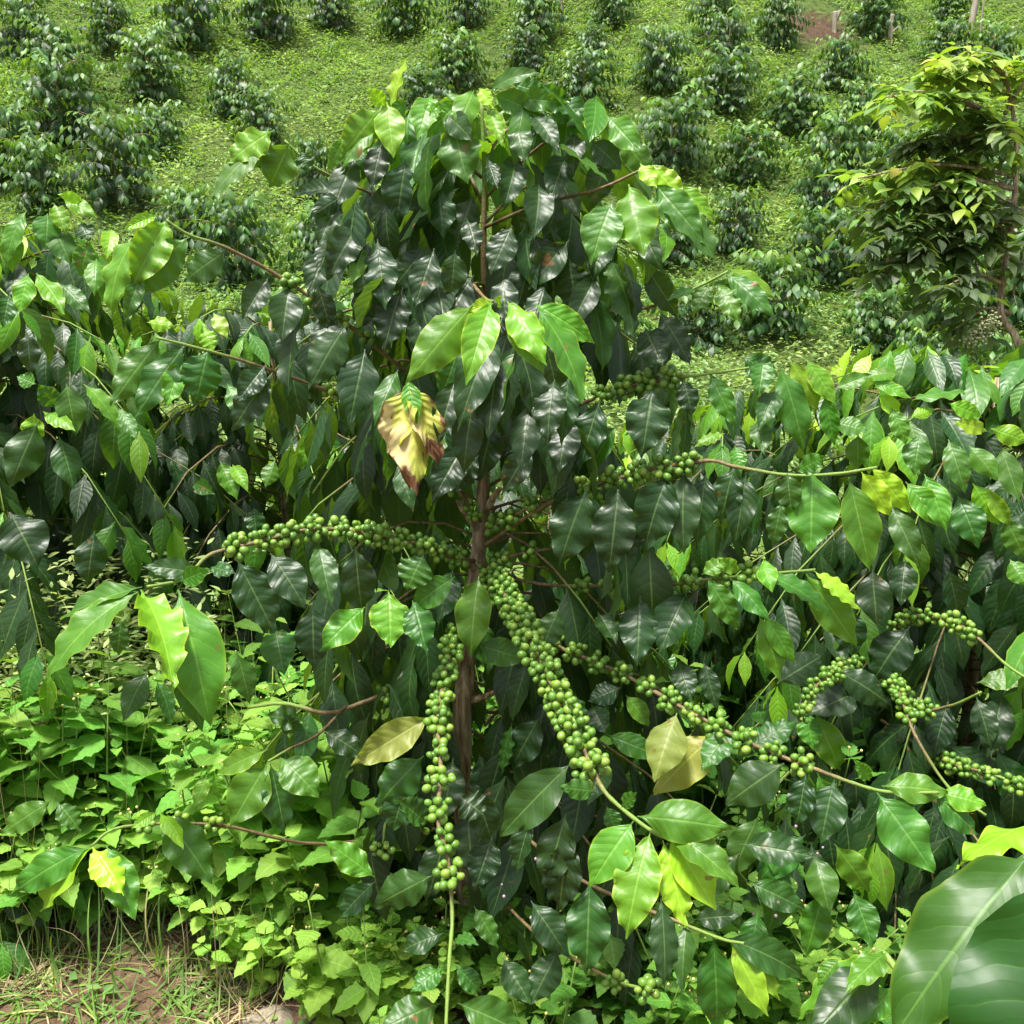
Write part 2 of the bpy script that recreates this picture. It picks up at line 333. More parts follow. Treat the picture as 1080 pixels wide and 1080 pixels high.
def ground_mat(name, hillside):
    m, nt = new_mat(name); g = NT(nt); tc = g.n('ShaderNodeTexCoord').outputs['Object']
    a = g.noise(tc, .9 if hillside else 3.0, 5, .6).outputs['Fac']; b = g.noise(tc, 9 if hillside else 22, 6, .7).outputs['Fac']; c = g.noise(tc, 60, 3, .6).outputs['Fac']
    soil = g.ramp(b, [(.3, (.07, .042, .026)), (.55, (.17, .108, .066)), (.75, (.27, .185, .12))])
    soil = g.mix(g.math('MULTIPLY', c, .4), soil, (.10, .06, .04))
    grn = g.ramp(b, [(.3, (.05, .09, .018)), (.5, (.12, .19, .04)), (.7, (.22, .28, .08))])
    if hillside:                                            # one worn bare patch near the stumps
        vd = g.n('ShaderNodeVectorMath', operation='DISTANCE'); g.link(tc, vd.inputs[0]); vd.inputs[1].default_value = tuple(float(c) for c in SOIL)
        f = g.math('MAXIMUM', g.sstep(a, .66, .74), g.math('SUBTRACT', 1.0, g.sstep(g.math('ADD', vd.outputs['Value'], g.math('MULTIPLY', g.math('SUBTRACT', b, .5), 2.2)), .4, 1.0)))
    else:                                                   # bare soil near the path, mossy further back
        sy = g.n('ShaderNodeSeparateXYZ'); g.link(tc, sy.inputs[0]); far = g.sstep(g.math('ADD', sy.outputs[1], g.math('MULTIPLY', a, .6)), 2.6, 3.2)
        f = g.math('MULTIPLY', g.math('SUBTRACT', 1.0, g.math('MULTIPLY', g.sstep(a, .55, .75), .5)), g.math('SUBTRACT', 1.0, far))
    col = g.mix(f, grn, soil)
    P = g.n('ShaderNodeBsdfPrincipled'); g.link(col, P.inputs['Base Color']); P.inputs['Roughness'].default_value = .95; P.inputs['Specular IOR Level'].default_value = .2
    bp = g.n('ShaderNodeBump'); bp.inputs['Strength'].default_value = 1; bp.inputs['Distance'].default_value = .15 if hillside else .03
    g.link(g.math('ADD', b, g.math('MULTIPLY', c, .4)), bp.inputs['Height']); g.link(bp.outputs[0], P.inputs['Normal'])
    out = g.n('ShaderNodeOutputMaterial'); g.link(P.outputs[0], out.inputs[0]); return m
SOIL = ray_ground(860, 32)[0]
M_SOIL = ground_mat('soil', False); M_HILL = ground_mat('overgrown hillside', True)

# ------------------------------------------------------------------ ground
def sheet(name, xs, ys, mat):
    X, Y = np.meshgrid(xs, ys); Z = hill(X, Y); n, m = X.shape
    V = np.stack([X, Y, Z], -1).reshape(-1, 3); idx = np.arange(n * m).reshape(n, m)
    Fq = np.stack([idx[:-1, :-1], idx[:-1, 1:], idx[1:, 1:], idx[1:, :-1]], -1).reshape(-1, 4)
    o = MB().add(V, Fq).build(name, mat); o['kind'] = 'structure'; return o
SPL = 6.0
sheet('ground', np.concatenate([np.linspace(-60, -6, 20)[:-1], np.linspace(-6, 6, 201), np.linspace(6, 60, 20)[1:]]), np.concatenate([np.linspace(-60, .5, 25)[:-1], np.linspace(.5, SPL, 120)]), M_SOIL)
sheet('hillside', np.linspace(-60, 60, 241), np.concatenate([np.linspace(SPL, 30, 160), np.linspace(30, 90, 50)[1:]]), M_HILL)

# ------------------------------------------------------------------ coffee bush generator
def gen_bush(H, Rd, nbr, seed, Lf=.15, r0=.3, droop=.45, spacing=.055, tipage=.75, zlo=.12, prof=None, topscale=.35, hang=0.0, agez=0.0, lenv=(.8, 1.15)):
    """local geometry of one coffee bush: branch paths and leaves"""
    r = np.random.default_rng(seed)
    paths = []; P = []; D = []; N = []; L = []; A = []
    for i in range(nbr):
        f = (i + .5) / nbr; z0 = H * (zlo + (.97 - zlo) * f) ; az = i * 2.399 + r.uniform(-.3, .3)
        pr = np.interp(f, [0, .25, .6, .85, 1], [.85, 1, .88, .62, topscale]) if prof is None else np.interp(f, *prof)
        ln = Rd * pr * r.uniform(*lenv); o = np.array([math.cos(az), math.sin(az), 0]); up = np.interp(f, [0, .5, 1], [.15, .45, .9]) + r.uniform(-.1, .1)
        s = np.linspace(0, 1, 6)
        path = np.array([0, 0, z0]) + o * (s * ln)[:, None] + np.array([0, 0, 1]) * (ln * (up * s - (droop + .25) * s ** 2 * (1.2 if f < .8 else .8)))[:, None]
        path[:, :2] += np.outer(s ** 2, r.uniform(-.08, .08, 2)); path[:, 2] = np.maximum(path[:, 2], .06)
        paths.append(path)
        nn = max(3, int(ln * (1 - r0) / spacing))
        for k in range(nn + 1):
            sv = r0 + (1 - r0) * k / nn; p, tdir, _ = path_at(path, sv)
            sd = nrm(np.cross(tdir, [0, 0, 1])); last = nn - k
            base = r.uniform(0, .14) + .18 * f * f * r.random() + agez * f ** 3
            ag = base if last > 2 else (base + [tipage, tipage * .6, tipage * .25][last] * np.interp(f, [0, .4, 1], [.5, .9, 1.0]) * r.uniform(.45, 1.1))
            for sg in (-1, 1):
                spread = .75 if last > 0 else .4
                d = nrm(tdir * r.uniform(.3, .7) + sd * sg * spread * r.uniform(.5, 1.1) + np.array([0, 0, -1]) * (hang * (1 if last > 0 else .5) + r.uniform(.15, 1.1 if last > 1 else .6)) + r.normal(0, .12, 3))
                n = nrm(np.array([0, 0, 1.0]) + o * r.uniform(.2, .8) + sd * sg * .25 + r.normal(0, .2, 3))
                P.append(p + d * .004); D.append(d); N.append(n); L.append(Lf * r.uniform(.65, 1.15) * (.75 if last == 0 else 1)); A.append(ag)
    # top shoot
    for k in range(6):
        az = r.uniform(0, 6.28); d = nrm([math.cos(az), math.sin(az), r.uniform(.1, 1.2)])
        P.append([0, 0, H * r.uniform(.93, 1)]); D.append(d); N.append(nrm([-.4 * math.cos(az), -.4 * math.sin(az), 1])); L.append(Lf * r.uniform(.5, .8)); A.append(r.uniform(.4, .9))
    return paths, np.array(P), np.array(D), np.array(N), np.array(L), np.clip(np.array(A), 0, 1)
def leaves_to(mb, P, D, N, L, A, nu, nv, seed=0, wr=.39, wave=.05):
    r = np.random.default_rng(seed); n = len(P)
    mb.add(*leaf_geo(P, D, N, L, L * wr * r.uniform(.85, 1.15, n), r.uniform(.2, 1.1, n), r.uniform(-.35, .45, n), wave * r.uniform(.4, 1.5, n), A, nu, nv, seed=seed, twist=r.normal(0, .25, n)))

# ------------------------------------------------------------------ hillside bushes
VAR = []
for v in range(7):
    H = 1.0; paths, P, D, N, L, A = gen_bush(H, .60, 66, 100 + v, Lf=.17, droop=.12, r0=.3, spacing=.072, tipage=.5, prof=([0, .2, .5, .75, .9, 1], [.65, .9, 1, .98, .85, .55]), hang=.25, agez=.2, lenv=(.55, 1.2))
    A = A * .75 + .06
    fm = MB(); leaves_to(fm, P, D, N, L, A, 2, 5, seed=v, wave=.03, wr=.42)
    tm = MB(); add_tube(tm, smooth_path([[0, 0, -.05], [.01, 0, .5], [0, .01, H * .95]], 3), np.linspace(.02, .006, 7), 6)
    for q in paths[::3]: add_tube(tm, q, np.linspace(.005, .002, len(q)), 4)
    VAR.append((fm, tm))
VM = {}
BUSH = [(28, 30, 72), (118, 25, 60), (200, 15, 76), (280, 12, 64), (350, 4, 56), (425, 8, 62), (492, 4, 50), (565, 14, 60), (645, 4, 50), (752, 16, 60), (820, 22, 56), (925, 10, 66), (1003, 2, 44),
        (160, 68, 78), (483, 62, 68), (556, 52, 52), (625, 50, 50), (695, 60, 72), (768, 50, 60), (885, 68, 62), (998, 45, 56), (62, 66, 70),
        (65, 108, 96), (245, 92, 66), (275, 126, 56), (615, 92, 72), (765, 88, 70), (835, 106, 68), (907, 115, 62), (445, 98, 60),
        (15, 155, 80), (125, 175, 96), (45, 190, 80), (170, 140, 60), (708, 142, 84), (787, 160, 74), (880, 162, 78), (948, 165, 62), (590, 170, 80), (1010, 130, 70), (330, 180, 60), (1060, 175, 80),
        (250, 262, 100), (200, 225, 70), (335, 262, 70), (775, 235, 66), (868, 258, 88), (935, 265, 74), (705, 245, 76), (1010, 250, 100), (1065, 290, 110), (1040, 205, 90), (965, 205, 70), (1045, 60, 60), (920, 335, 84), (865, 205, 64),
        (812, 310, 92), (735, 330, 80), (985, 330, 112), (300, 345, 96), (400, 320, 90), (630, 320, 100), (1068, 395, 110), (975, 380, 70)]
rows = {}
def rowof(y): return sum(y > t for t in (38, 80, 125, 200, 300))
for b in BUSH: rows.setdefault(rowof(b[1]), []).append(b)
ORD = ['first', 'second', 'third', 'fourth', 'fifth', 'sixth', 'seventh', 'eighth', 'ninth', 'tenth', 'eleventh', 'twelfth', 'thirteenth', 'fourteenth']
RN = ['topmost', 'second', 'third', 'fourth', 'fifth', 'lowest']
hill_xy = []
for ri in sorted(rows):
    row = sorted(rows[ri])
    for k, (px, py, w) in enumerate(row):
        v = random.randrange(7); hpx = w * random.uniform(.86, 1.0)
        g_, d = ray_ground(px, py + hpx * .5)
        wid = w * d / F * random.uniform(.82, 1.05); hei = hpx * d / F * random.uniform(.85, 1.05)
        hill_xy.append((g_[0], g_[1], wid))
        t = thing('coffee_bush', 'dark green coffee bush on the slope, %s from left in the %s row' % (ORD[k], RN[ri]), 'bush', (g_[0], g_[1], hill(g_[0], g_[1]) - .02), 'coffee bushes planted on the hillside')
        t.scale = (wid * 1.0, wid * 1.0, hei * .95); t.rotation_euler = (0, 0, random.uniform(0, 6.28))
        if v not in VM:
            fo = VAR[v][0].build('foliage', M_FAR, t); tr = VAR[v][1].build('trunk', M_BARK, t); VM[v] = (fo, tr)
        else:
            for s_ in VM[v]:
                c = s_.copy(); COL.objects.link(c); c.parent = t

# hillside ground cover: one mass of small weeds
def cover(n, xr, yr, name, Lr, hmax, mat, seed, agef, keep=None, label=None):
    r = np.random.default_rng(seed)
    x = r.uniform(*xr, n); y = r.uniform(*yr, n)
    vis = np.abs(x) < (y * .56 + 1.2); x = x[vis]; y = y[vis]
    if keep is not None:
        kk = keep(x, y, r); x = x[kk]; y = y[kk]
    n = len(x); cl = .5 + .25 * np.sin(x * 2.3 + 1.7 * np.sin(y * 1.9)) + .25 * np.sin(y * 2.9 + 1.3 * np.sin(x * 3.1 + 2))
    cl2 = .5 + .5 * np.sin(x * 13.1 + 2 * np.sin(y * 4.1)) * .4 + .3 * np.sin(x * 7.3 + 2 * np.sin(y * 5.1)) * np.sin(y * 6.7 + x)
    z = hill(x, y) + hmax * (.25 + .75 * cl * cl2) * r.random(n) ** .6
    az = r.uniform(0, 6.28, n); D = np.stack([np.cos(az), np.sin(az), r.uniform(-.5, .6, n)], 1)
    N = nrm(np.stack([r.normal(0, .35, n), r.normal(-.15, .35, n), np.ones(n)], 1))
    L = r.uniform(*Lr, n) * (.8 + .5 * cl)
    mb = MB(); mb.add(*leaf_geo(np.stack([x, y, z], 1), D, N, L, L * r.uniform(.35, .6, n), r.uniform(0, .9, n), .2, .0, np.clip(agef(x, y, cl, r), 0, 1), 2, 2, prof=([0, .5, 1], [.1, 1, .05]), seed=seed))
    o = mb.build(name, mat); tag(o, label, 'ground cover', None, 'stuff'); return o
SOIL = ray_ground(860, 32)[0]
def hill_age(x, y, cl, r):
    big = .5 + .5 * np.sin(x * .8 + 1.5 * np.sin(y * .5 + 1)) * np.sin(y * .7 + .5)
    fine_ = np.sin(x * 5.1 + 3 * np.sin(y * 3.3)) * np.sin(y * 6.3 + 2 * np.sin(x * 4.1))
    return .12 + .42 * big + .2 * cl + .16 * fine_ + r.normal(0, .17, len(x))
cover(300000, (-13, 13), (6.0, 25), 'hillside_weeds', (.025, .075), .26, M_COVER, 3, hill_age, lambda x, y, r: ((np.sin(x * .9 + 2) * np.sin(y * 1.1 + .7) < .85) | (r.random(len(x)) < .4)) & (np.hypot(x - SOIL[0], (y - SOIL[1]) * .8) > .9), 'bright yellow green weeds and creepers covering the slope')

r = np.random.default_rng(91); cP = []; cD = []; cN = []; cL = []; cA = []
for k in range(1500):
    y = r.uniform(6.2, 24); x = r.uniform(-1, 1) * (y * .56 + .8)
    if math.sin(x * 1.1 + 1.3 * math.sin(y * .8)) * math.sin(y * 1.3 + .6 * x) < -.15 and r.random() < .75: continue
    if math.hypot(x - SOIL[0], y - SOIL[1]) < 1.0: continue
    rad = r.uniform(.10, .34); hh = r.uniform(.12, .42); n_ = int(30 + 120 * rad); ag = r.uniform(.0, .75)
    th = r.uniform(0, 6.28, n_); q = np.sqrt(r.random(n_)) * rad; zz = hh * (1 - (q / rad) ** 2) * r.uniform(.45, 1.0, n_)
    px_ = x + q * np.cos(th); py_ = y + q * np.sin(th)
    cP.append(np.stack([px_, py_, hill(px_, py_) + zz], 1)); cD.append(np.stack([np.cos(th), np.sin(th), r.uniform(-.7, .7, n_)], 1)); cN.append(np.stack([.5 * np.cos(th), .5 * np.sin(th), np.ones(n_)], 1) + r.normal(0, .25, (n_, 3))); cL.append(r.uniform(.05, .11, n_) * (.7 + hh)); cA.append(np.clip(ag + r.normal(0, .12, n_), 0, 1))
cP, cD, cN, cL, cA = map(np.concatenate, (cP, cD, cN, cL, cA)); mb = MB(); mb.add(*leaf_geo(cP, cD, cN, cL, cL * r.uniform(.3, .55, len(cL)), .6, .2, 0, cA, 2, 2, prof=([0, .45, 1], [.1, 1, .05]), seed=92))
tag(mb.build('hillside_tall_weeds', M_COVER), 'taller clumps of weeds roughening the slope between the coffee bushes', 'ground cover', None, 'stuff')
# ------------------------------------------------------------------ hero leaf helpers
class Plant:
    def __init__(s, root): s.root = root; s.leaves = []; s.o = np.array(root.location)
def hero(pl, depth, rows_, mat=None, label=None):
    for q in rows_:
        bx, by, tx, ty, w, age = q[:6]
        dd = q[6] if len(q) > 6 else rng.uniform(-.05, .03)
        pl.leaves.append(dict(b=at(bx, by, depth), t=at(tx, ty, depth + dd), w=w * depth / F, age=age, mat=mat or M_LEAF, label=label, area=w * math.hypot(tx - bx, ty - by), px=(bx, by, tx, ty), d=depth))
def emit_leaves(pl, cap=96, nu=8, nv=20):
    pl.leaves.sort(key=lambda q: -q['area'])
    rest = MB(); nrest = 0
    for i, q in enumerate(pl.leaves):
        b, t = q['b'], q['t']; c = t - b; Lc = np.linalg.norm(c); c = c / Lc
        toc = nrm(CAM - (b + t) / 2); Nc = nrm(toc - (toc @ c) * c); S = np.cross(c, Nc)
        wt = max(q['w'] * 1.04, .37 * Lc); phi = math.acos(min(1, q['w'] * 1.04 / wt))
        phi = min(phi, 1.25)
        sg = 1 if S[2] > 0 else -1
        if abs(S[2]) < .12: sg = 1 if rng.random() < .5 else -1
        ph = phi + rng.uniform(-.1, .22)
        Nn = Nc * math.cos(ph) + sg * S * math.sin(ph)
        # lift the face to the sky
        Nn = nrm(Nn + np.array([0, 0, .18])); Nn = nrm(Nn - (Nn @ c) * c)
        bd = rng.uniform(.35, 1.0) if c[2] < .3 else rng.uniform(.1, .5)
        D = c * math.cos(bd / 2) + Nn * math.sin(bd / 2); N2 = Nn * math.cos(bd / 2) - c * math.sin(bd / 2)
        L = Lc / (math.sin(bd / 2) / (bd / 2))
        mb = MB() if i < cap else rest
        mb.add(*leaf_geo([b], [D], [N2], L, wt, bd, rng.uniform(-.32, .42), rng.uniform(.05, .13), q['age'], nu, nv, seed=int(rng.integers(1e6)), twist=rng.normal(0, .22)))
        if i < cap:
            o = mb.build('leaf', q['mat'], pl.root, pl.o)
            if q['label']: o['label'] = q['label']
        else: nrest += 1
    return rest if nrest else None

def px_path(pts, n=6): return smooth_path([at(*p) for p in pts], n)
def branch(pl, pts, r_a=.0048, r_b=.0022, clusters=None, dense=True, label=None, nper=9, bsize=.0068, gap=.047, sub=2, reach=2.9):
    """branch part with one berry_cluster sub-part per node"""
    path = px_path(pts); bsize *= 1.10; r_a *= .85; r_b *= .85; nper = int(nper * (2.3 if dense else 1.7)); mb = MB(); k = len(path)
    add_tube(mb, path, np.linspace(r_a, r_b, k) * (1 + .18 * (np.arange(k) % 3 == 0)), 8, .06, k)
    o = mb.build('branch', M_TWIG, pl.root, pl.o)
    if label: o['label'] = label
    if clusters:
        a, b = clusters; _, _, ln = path_at(path, .5); nn = max(1, int((b - a) * ln / gap)); ex = []
        for i in range(nn + 1):
            s = a + (b - a) * i / nn; p, ax, _ = path_at(path, s)
            n_ = int(nper * rng.uniform(.55, 1.15)); br = bsize * rng.uniform(.93, 1.05)
            pts_ = berry_points(p, ax, n_, br, gap * (.34 if dense else .27), existing=ex, reach=(1.05, reach))
            if not pts_: continue
            cm = MB(); ax_ = [nrm(q - p + rng.normal(0, .008, 3)) for q in pts_]
            berries_geo(cm, pts_, ax_, br * rng.uniform(.74, 1.08, len(pts_)), sub)
            cm.build('berry_cluster', M_BERRY, o, pl.o)
    return path

# ================================================================== MAIN PLANT
tb = at(498, 560, 2.12); tbase = np.array([-.105, tb[1] + .02, 0]); tbase[2] = hill(*tbase[:2])
main = Plant(thing('coffee_plant', 'large coffee plant in the centre with drooping branches of green berries and one withered leaf', 'coffee plant', tbase))
trunk_pts = [tbase - [0, 0, .05], tbase + [.0, 0, .2], at(487, 770, 2.13), at(494, 690, 2.12), at(503, 600, 2.11), at(508, 540, 2.10), at(512, 480, 2.08)]
tp = smooth_path(trunk_pts, 8); mb = MB()
add_tube(mb, tp, np.interp(np.linspace(0, 1, len(tp)), [0, .3, .7, 1], [.025, .020, .0165, .010]), 18, .16, 3)
up_ = smooth_path([at(512, 480, 2.08), at(514, 380, 2.04), at(510, 270, 2.0), at(511, 190, 1.98), at(508, 105, 1.95)], 6)
for a, b, c in [((506, 560, 2.1), (490, 540, 2.06), (483, 528, 2.03)), ((512, 540, 2.09), (520, 525, 2.05), (528, 515, 2.03)), ((500, 600, 2.1), (488, 590, 2.05), (484, 586, 2.04)), ((490, 740, 2.12), (510, 735, 2.1), (522, 730, 2.08))]:
    pth = px_path([a, b, c], 4); add_tube(mb, pth, np.linspace(.009, .005, len(pth)), 7, .12)
mb.build('trunk', M_BARK, main.root, main.o)
mb = MB(); add_tube(mb, up_, np.linspace(.009, .0035, len(up_)), 9, .06, 4); mb.build('leading_stem', M_TWIG, main.root, main.o)
# berry branches
branch(main, [(500, 592, 2.08), (470, 585, 2.0), (440, 574, 1.95), (380, 562, 1.86), (330, 558, 1.8), (270, 572, 1.75), (224, 584, 1.72), (205, 600, 1.7), (190, 612, 1.68), (155, 619, 1.64)], .0052, .003, (.10, .76), nper=12, label='nearly level branch packed with green berries reaching left')
branch(main, [(485, 650, 2.02), (472, 700, 1.85), (462, 760, 1.72), (465, 810, 1.65), (462, 865, 1.6), (472, 905, 1.57), (477, 965, 1.54), (474, 1010, 1.5), (470, 1090, 1.45)], .005, .003, (.05, .73), nper=8, gap=.05, label='branch of green berries hanging straight down')
branch(main, [(515, 603, 2.05), (540, 640, 1.9), (562, 680, 1.78), (590, 740, 1.67), (615, 790, 1.58), (628, 818, 1.54), (645, 843, 1.5), (690, 878, 1.46), (730, 892, 1.42)], .0055, .003, (.02, .74), nper=17, bsize=.0069, gap=.042, reach=3.5, label='thick branch of dense green berries slanting down right')
branch(main, [(530, 640, 2.05), (585, 680, 1.98), (655, 710, 1.9), (735, 755, 1.82), (800, 788, 1.75), (862, 812, 1.7), (900, 826, 1.68), (935, 835, 1.66), (990, 836, 1.64)], .005, .003, (.10, .75), dense=False, nper=12, gap=.052, label='reddish branch with spaced berry clusters reaching lower right')
branch(main, [(512, 575, 2.08), (545, 552, 2.02), (585, 528, 1.96), (620, 515, 1.9), (680, 497, 1.86), (745, 486, 1.8), (775, 492, 1.78), (830, 501, 1.74), (880, 500, 1.7), (925, 493, 1.68)], .0052, .003, (.30, .60), nper=11)
branch(main, [(510, 600, 2.1), (570, 616, 2.06), (640, 618, 2.0), (690, 619, 1.96), (740, 612, 1.92), (800, 606, 1.86), (860, 601, 1.8)], .0045, .0028, (.32, .82), dense=False, nper=10, gap=.05)
branch(main, [(512, 470, 2.08), (580, 440, 2.0), (650, 412, 1.92), (700, 400, 1.86), (735, 396, 1.84), (790, 388, 1.82)], .0045, .0025, (.50, .76), nper=12)
branch(main, [(490, 745, 2.12), (440, 722, 2.05), (380, 742, 2.0), (345, 752, 1.98), (300, 742, 1.98), (262, 746, 2.0)], .0062, .004, (.3, .4), dense=False, nper=9, gap=.05, label='bare brown branch reaching left from the trunk')
branch(main, [(365, 745, 1.99), (335, 775, 1.9), (305, 790, 1.84), (283, 803, 1.8)], .0035, .0025)
branch(main, [(507, 550, 2.08), (485, 520, 2.02), (470, 505, 2.0)], .004, .003, (.3, .9), nper=9, gap=.045)
branch(main, [(510, 560, 2.09), (540, 545, 2.02), (572, 528, 2.0), (590, 520, 2.0)], .004, .003, (.2, .95), dense=False, nper=9, gap=.045)
branch(main, [(506, 600, 2.1), (545, 585, 2.05), (600, 575, 2.02), (640, 560, 2.0)], .004, .003, (.2, .9), dense=False, nper=7, gap=.06)
branch(main, [(505, 420, 2.05), (450, 330, 1.98), (425, 285, 1.93), (400, 255, 1.88), (385, 225, 1.85)], .0045, .003)
branch(main, [(508, 440, 2.06), (440, 400, 1.98), (370, 345, 1.9), (300, 295, 1.84), (240, 262, 1.78), (200, 248, 1.74), (175, 232, 1.72)], .005, .003, (.42, .66), dense=False, nper=6, gap=.05)
branch(main, [(508, 480, 2.08), (420, 440, 2.0), (340, 410, 1.92), (270, 385, 1.85), (220, 370, 1.8), (165, 356, 1.76)], .0045, .0028, (.35, .5), dense=False, nper=5, gap=.06)
branch(main, [(510, 260, 2.0), (470, 235, 1.97), (420, 215, 1.93), (370, 195, 1.9), (330, 175, 1.86), (300, 148, 1.84)], .004, .0025)
branch(main, [(511, 210, 1.99), (540, 180, 1.95), (575, 150, 1.92), (612, 130, 1.88), (640, 125, 1.86)], .004, .0025)
branch(main, [(511, 240, 1.99), (570, 215, 1.92), (630, 200, 1.84), (680, 178, 1.8), (700, 176, 1.78)], .004, .0025)
branch(main, [(511, 330, 2.02), (600, 330, 1.95), (680, 325, 1.9), (735, 303, 1.86), (768, 286, 1.84)], .004, .0025)
branch(main, [(511, 300, 2.02), (500, 300, 1.85), (512, 315, 1.68), (520, 318, 1.58)], .004, .0028)
branch(main, [(486, 850, 2.13), (440, 870, 2.0), (410, 860, 1.95), (403, 900, 1.92)], .004, .0025, (.5, .98), dense=False, nper=9, gap=.05)
branch(main, [(487, 830, 2.13), (540, 870, 1.95), (600, 920, 1.8), (660, 950, 1.7), (710, 970, 1.62), (760, 990, 1.58), (785, 995, 1.56)], .0042, .0025)
branch(main, [(486, 870, 2.12), (340, 890, 2.0), (230, 870, 1.9), (130, 872, 1.82), (95, 893, 1.78)], .004, .0025, (.7, .86), dense=False, nper=9, gap=.045, label='low branch with berries among the weeds on the left')
branch(main, [(487, 900, 2.12), (560, 980, 1.9), (640, 1030, 1.7), (690, 1045, 1.62)], .004, .0025, (.75, .98), dense=False, nper=8, gap=.05)
# hand-measured leaves (base x, y, tip x, y, width, age)
hero(main, 1.84, [(288, 138, 240, 174, 34, .68), (283, 150, 222, 212, 25, .42), (290, 150, 268, 178, 20, .4), (306, 150, 284, 198, 40, .5), (318, 160, 326, 182, 20, .2)])
hero(main, 1.86, [(412, 115, 432, 60, 14, .88), (403, 112, 359, 168, 36, .6), (408, 108, 415, 168, 32, .66), (406, 112, 387, 93, 17, .92), (365, 142, 345, 182, 16, .5), (398, 138, 360, 184, 18, .45),
    (403, 150, 392, 202, 26, .0), (428, 168, 418, 236, 42, .1), (478, 133, 494, 195, 46, .3), (486, 105, 450, 146, 30, .5), (463, 198, 468, 252, 32, .12), (515, 168, 525, 200, 18, .05), (470, 120, 500, 150, 26, .2), (440, 120, 470, 118, 20, .6),
    (362, 200, 308, 208, 18, .05), (366, 205, 324, 233, 22, .1), (395, 180, 372, 160, 20, .4)])
hero(main, 1.84, [(383, 230, 345, 298, 36, .06), (398, 252, 407, 328, 35, .05), (458, 262, 437, 326, 32, .1), (480, 264, 475, 316, 30, .18), (540, 238, 517, 291, 32, .06), (283, 292, 255, 339, 28, .05), (305, 302, 297, 362, 36, .12),
    (315, 330, 305, 420, 28, .0), (365, 343, 325, 413, 38, .1), (385, 368, 368, 450, 42, .0), (425, 303, 405, 372, 38, .0), (385, 262, 370, 302, 18, .5), (492, 230, 503, 272, 22, .0), (335, 300, 350, 350, 24, .04), (287, 395, 245, 456, 34, .05), (280, 385, 250, 425, 28, .02),
    (440, 330, 445, 390, 30, .03), (350, 250, 335, 290, 22, .06)])
hero(main, 1.86, [(515, 98, 571, 79, 15, .3), (520, 100, 572, 122, 28, .45), (515, 115, 530, 156, 22, .7), (505, 93, 521, 115, 15, .92), (602, 124, 572, 133, 12, .3), (612, 128, 648, 141, 16, .88), (640, 122, 677, 164, 30, .5),
    (628, 125, 620, 107, 6, .8), (607, 140, 605, 186, 24, .1), (622, 148, 656, 180, 28, .1), (568, 193, 562, 254, 34, .06), (590, 205, 575, 258, 24, .03), (560, 120, 590, 165, 22, .15), (545, 130, 555, 175, 26, .2), (540, 105, 600, 110, 24, .4)])
hero(main, 1.98, [(520, 440, 505, 508, 36, .06), (492, 432, 478, 500, 34, .04), (478, 800, 468, 868, 36, .1), (505, 795, 520, 862, 36, .1), (492, 850, 500, 930, 40, .06), (470, 880, 450, 950, 36, .1), (515, 900, 530, 975, 38, .08), (478, 600, 462, 660, 30, .2), (500, 650, 515, 712, 30, .25), (476, 625, 500, 690, 34, .12)])
hero(main, 1.88, [(430, 105, 398, 140, 26, .5), (455, 100, 440, 150, 30, .55), (470, 98, 505, 130, 26, .45), (500, 95, 480, 140, 28, .5), (540, 88, 580, 104, 24, .4), (560, 92, 610, 120, 28, .35), (590, 100, 625, 150, 30, .3), (575, 112, 560, 160, 30, .25),
    (650, 140, 690, 190, 28, .4), (640, 165, 625, 220, 30, .15), (420, 140, 380, 190, 30, .25), (375, 165, 350, 225, 30, .1), (358, 215, 335, 265, 28, .1), (345, 260, 325, 315, 30, .06), (670, 230, 700, 290, 30, .15), (680, 280, 715, 335, 30, .1), (530, 95, 545, 140, 30, .4), (600, 160, 580, 215, 32, .08), (545, 165, 530, 225, 32, .06), (430, 190, 390, 235, 32, .08), (500, 205, 480, 260, 32, .05), (640, 235, 625, 300, 34, .05),
    (450, 260, 410, 310, 32, .03), (560, 270, 545, 330, 34, .03), (500, 290, 470, 345, 32, .03), (345, 330, 350, 400, 34, .04), (395, 300, 375, 350, 30, .04), (700, 340, 690, 400, 30, .05)])
hero(main, 1.76, [(646, 212, 623, 281, 44, .45), (663, 194, 680, 271, 48, .55), (675, 172, 693, 199, 18, .9), (688, 174, 722, 213, 26, .8), (690, 193, 745, 259, 36, .48), (692, 212, 755, 283, 28, .3), (700, 238, 698, 279, 18, .5), (710, 194, 753, 237, 18, .75)])
hero(main, 1.84, [(600, 253, 557, 306, 34, .1), (600, 272, 610, 332, 42, .0), (640, 268, 667, 363, 26, .2), (655, 272, 668, 346, 18, .0), (622, 303, 633, 396, 26, .25), (680, 345, 700, 388, 36, .05), (695, 328, 728, 386, 30, .05), (560, 245, 590, 300, 30, .0), (630, 290, 600, 350, 30, .03), (575, 300, 560, 350, 30, .02), (530, 290, 535, 345, 30, .0)])
hero(main, 1.84, [(765, 288, 818, 336, 26, .4), (768, 283, 818, 316, 20, .65), (748, 300, 733, 331, 22, .45), (757, 300, 780, 341, 24, .5), (735, 305, 703, 318, 10, .4), (750, 297, 792, 312, 18, .3)])
hero(main, 1.55, [(500, 320, 427, 406, 46, .5, -.03), (520, 320, 496, 329, 18, .97), (518, 318, 491, 409, 38, .76, -.05), (526, 325, 529, 311, 8, .85), (535, 318, 577, 388, 36, .7, -.05), (533, 328, 574, 396, 28, .55), (563, 320, 627, 363, 30, .6), (566, 325, 612, 429, 36, .5, -.04)])
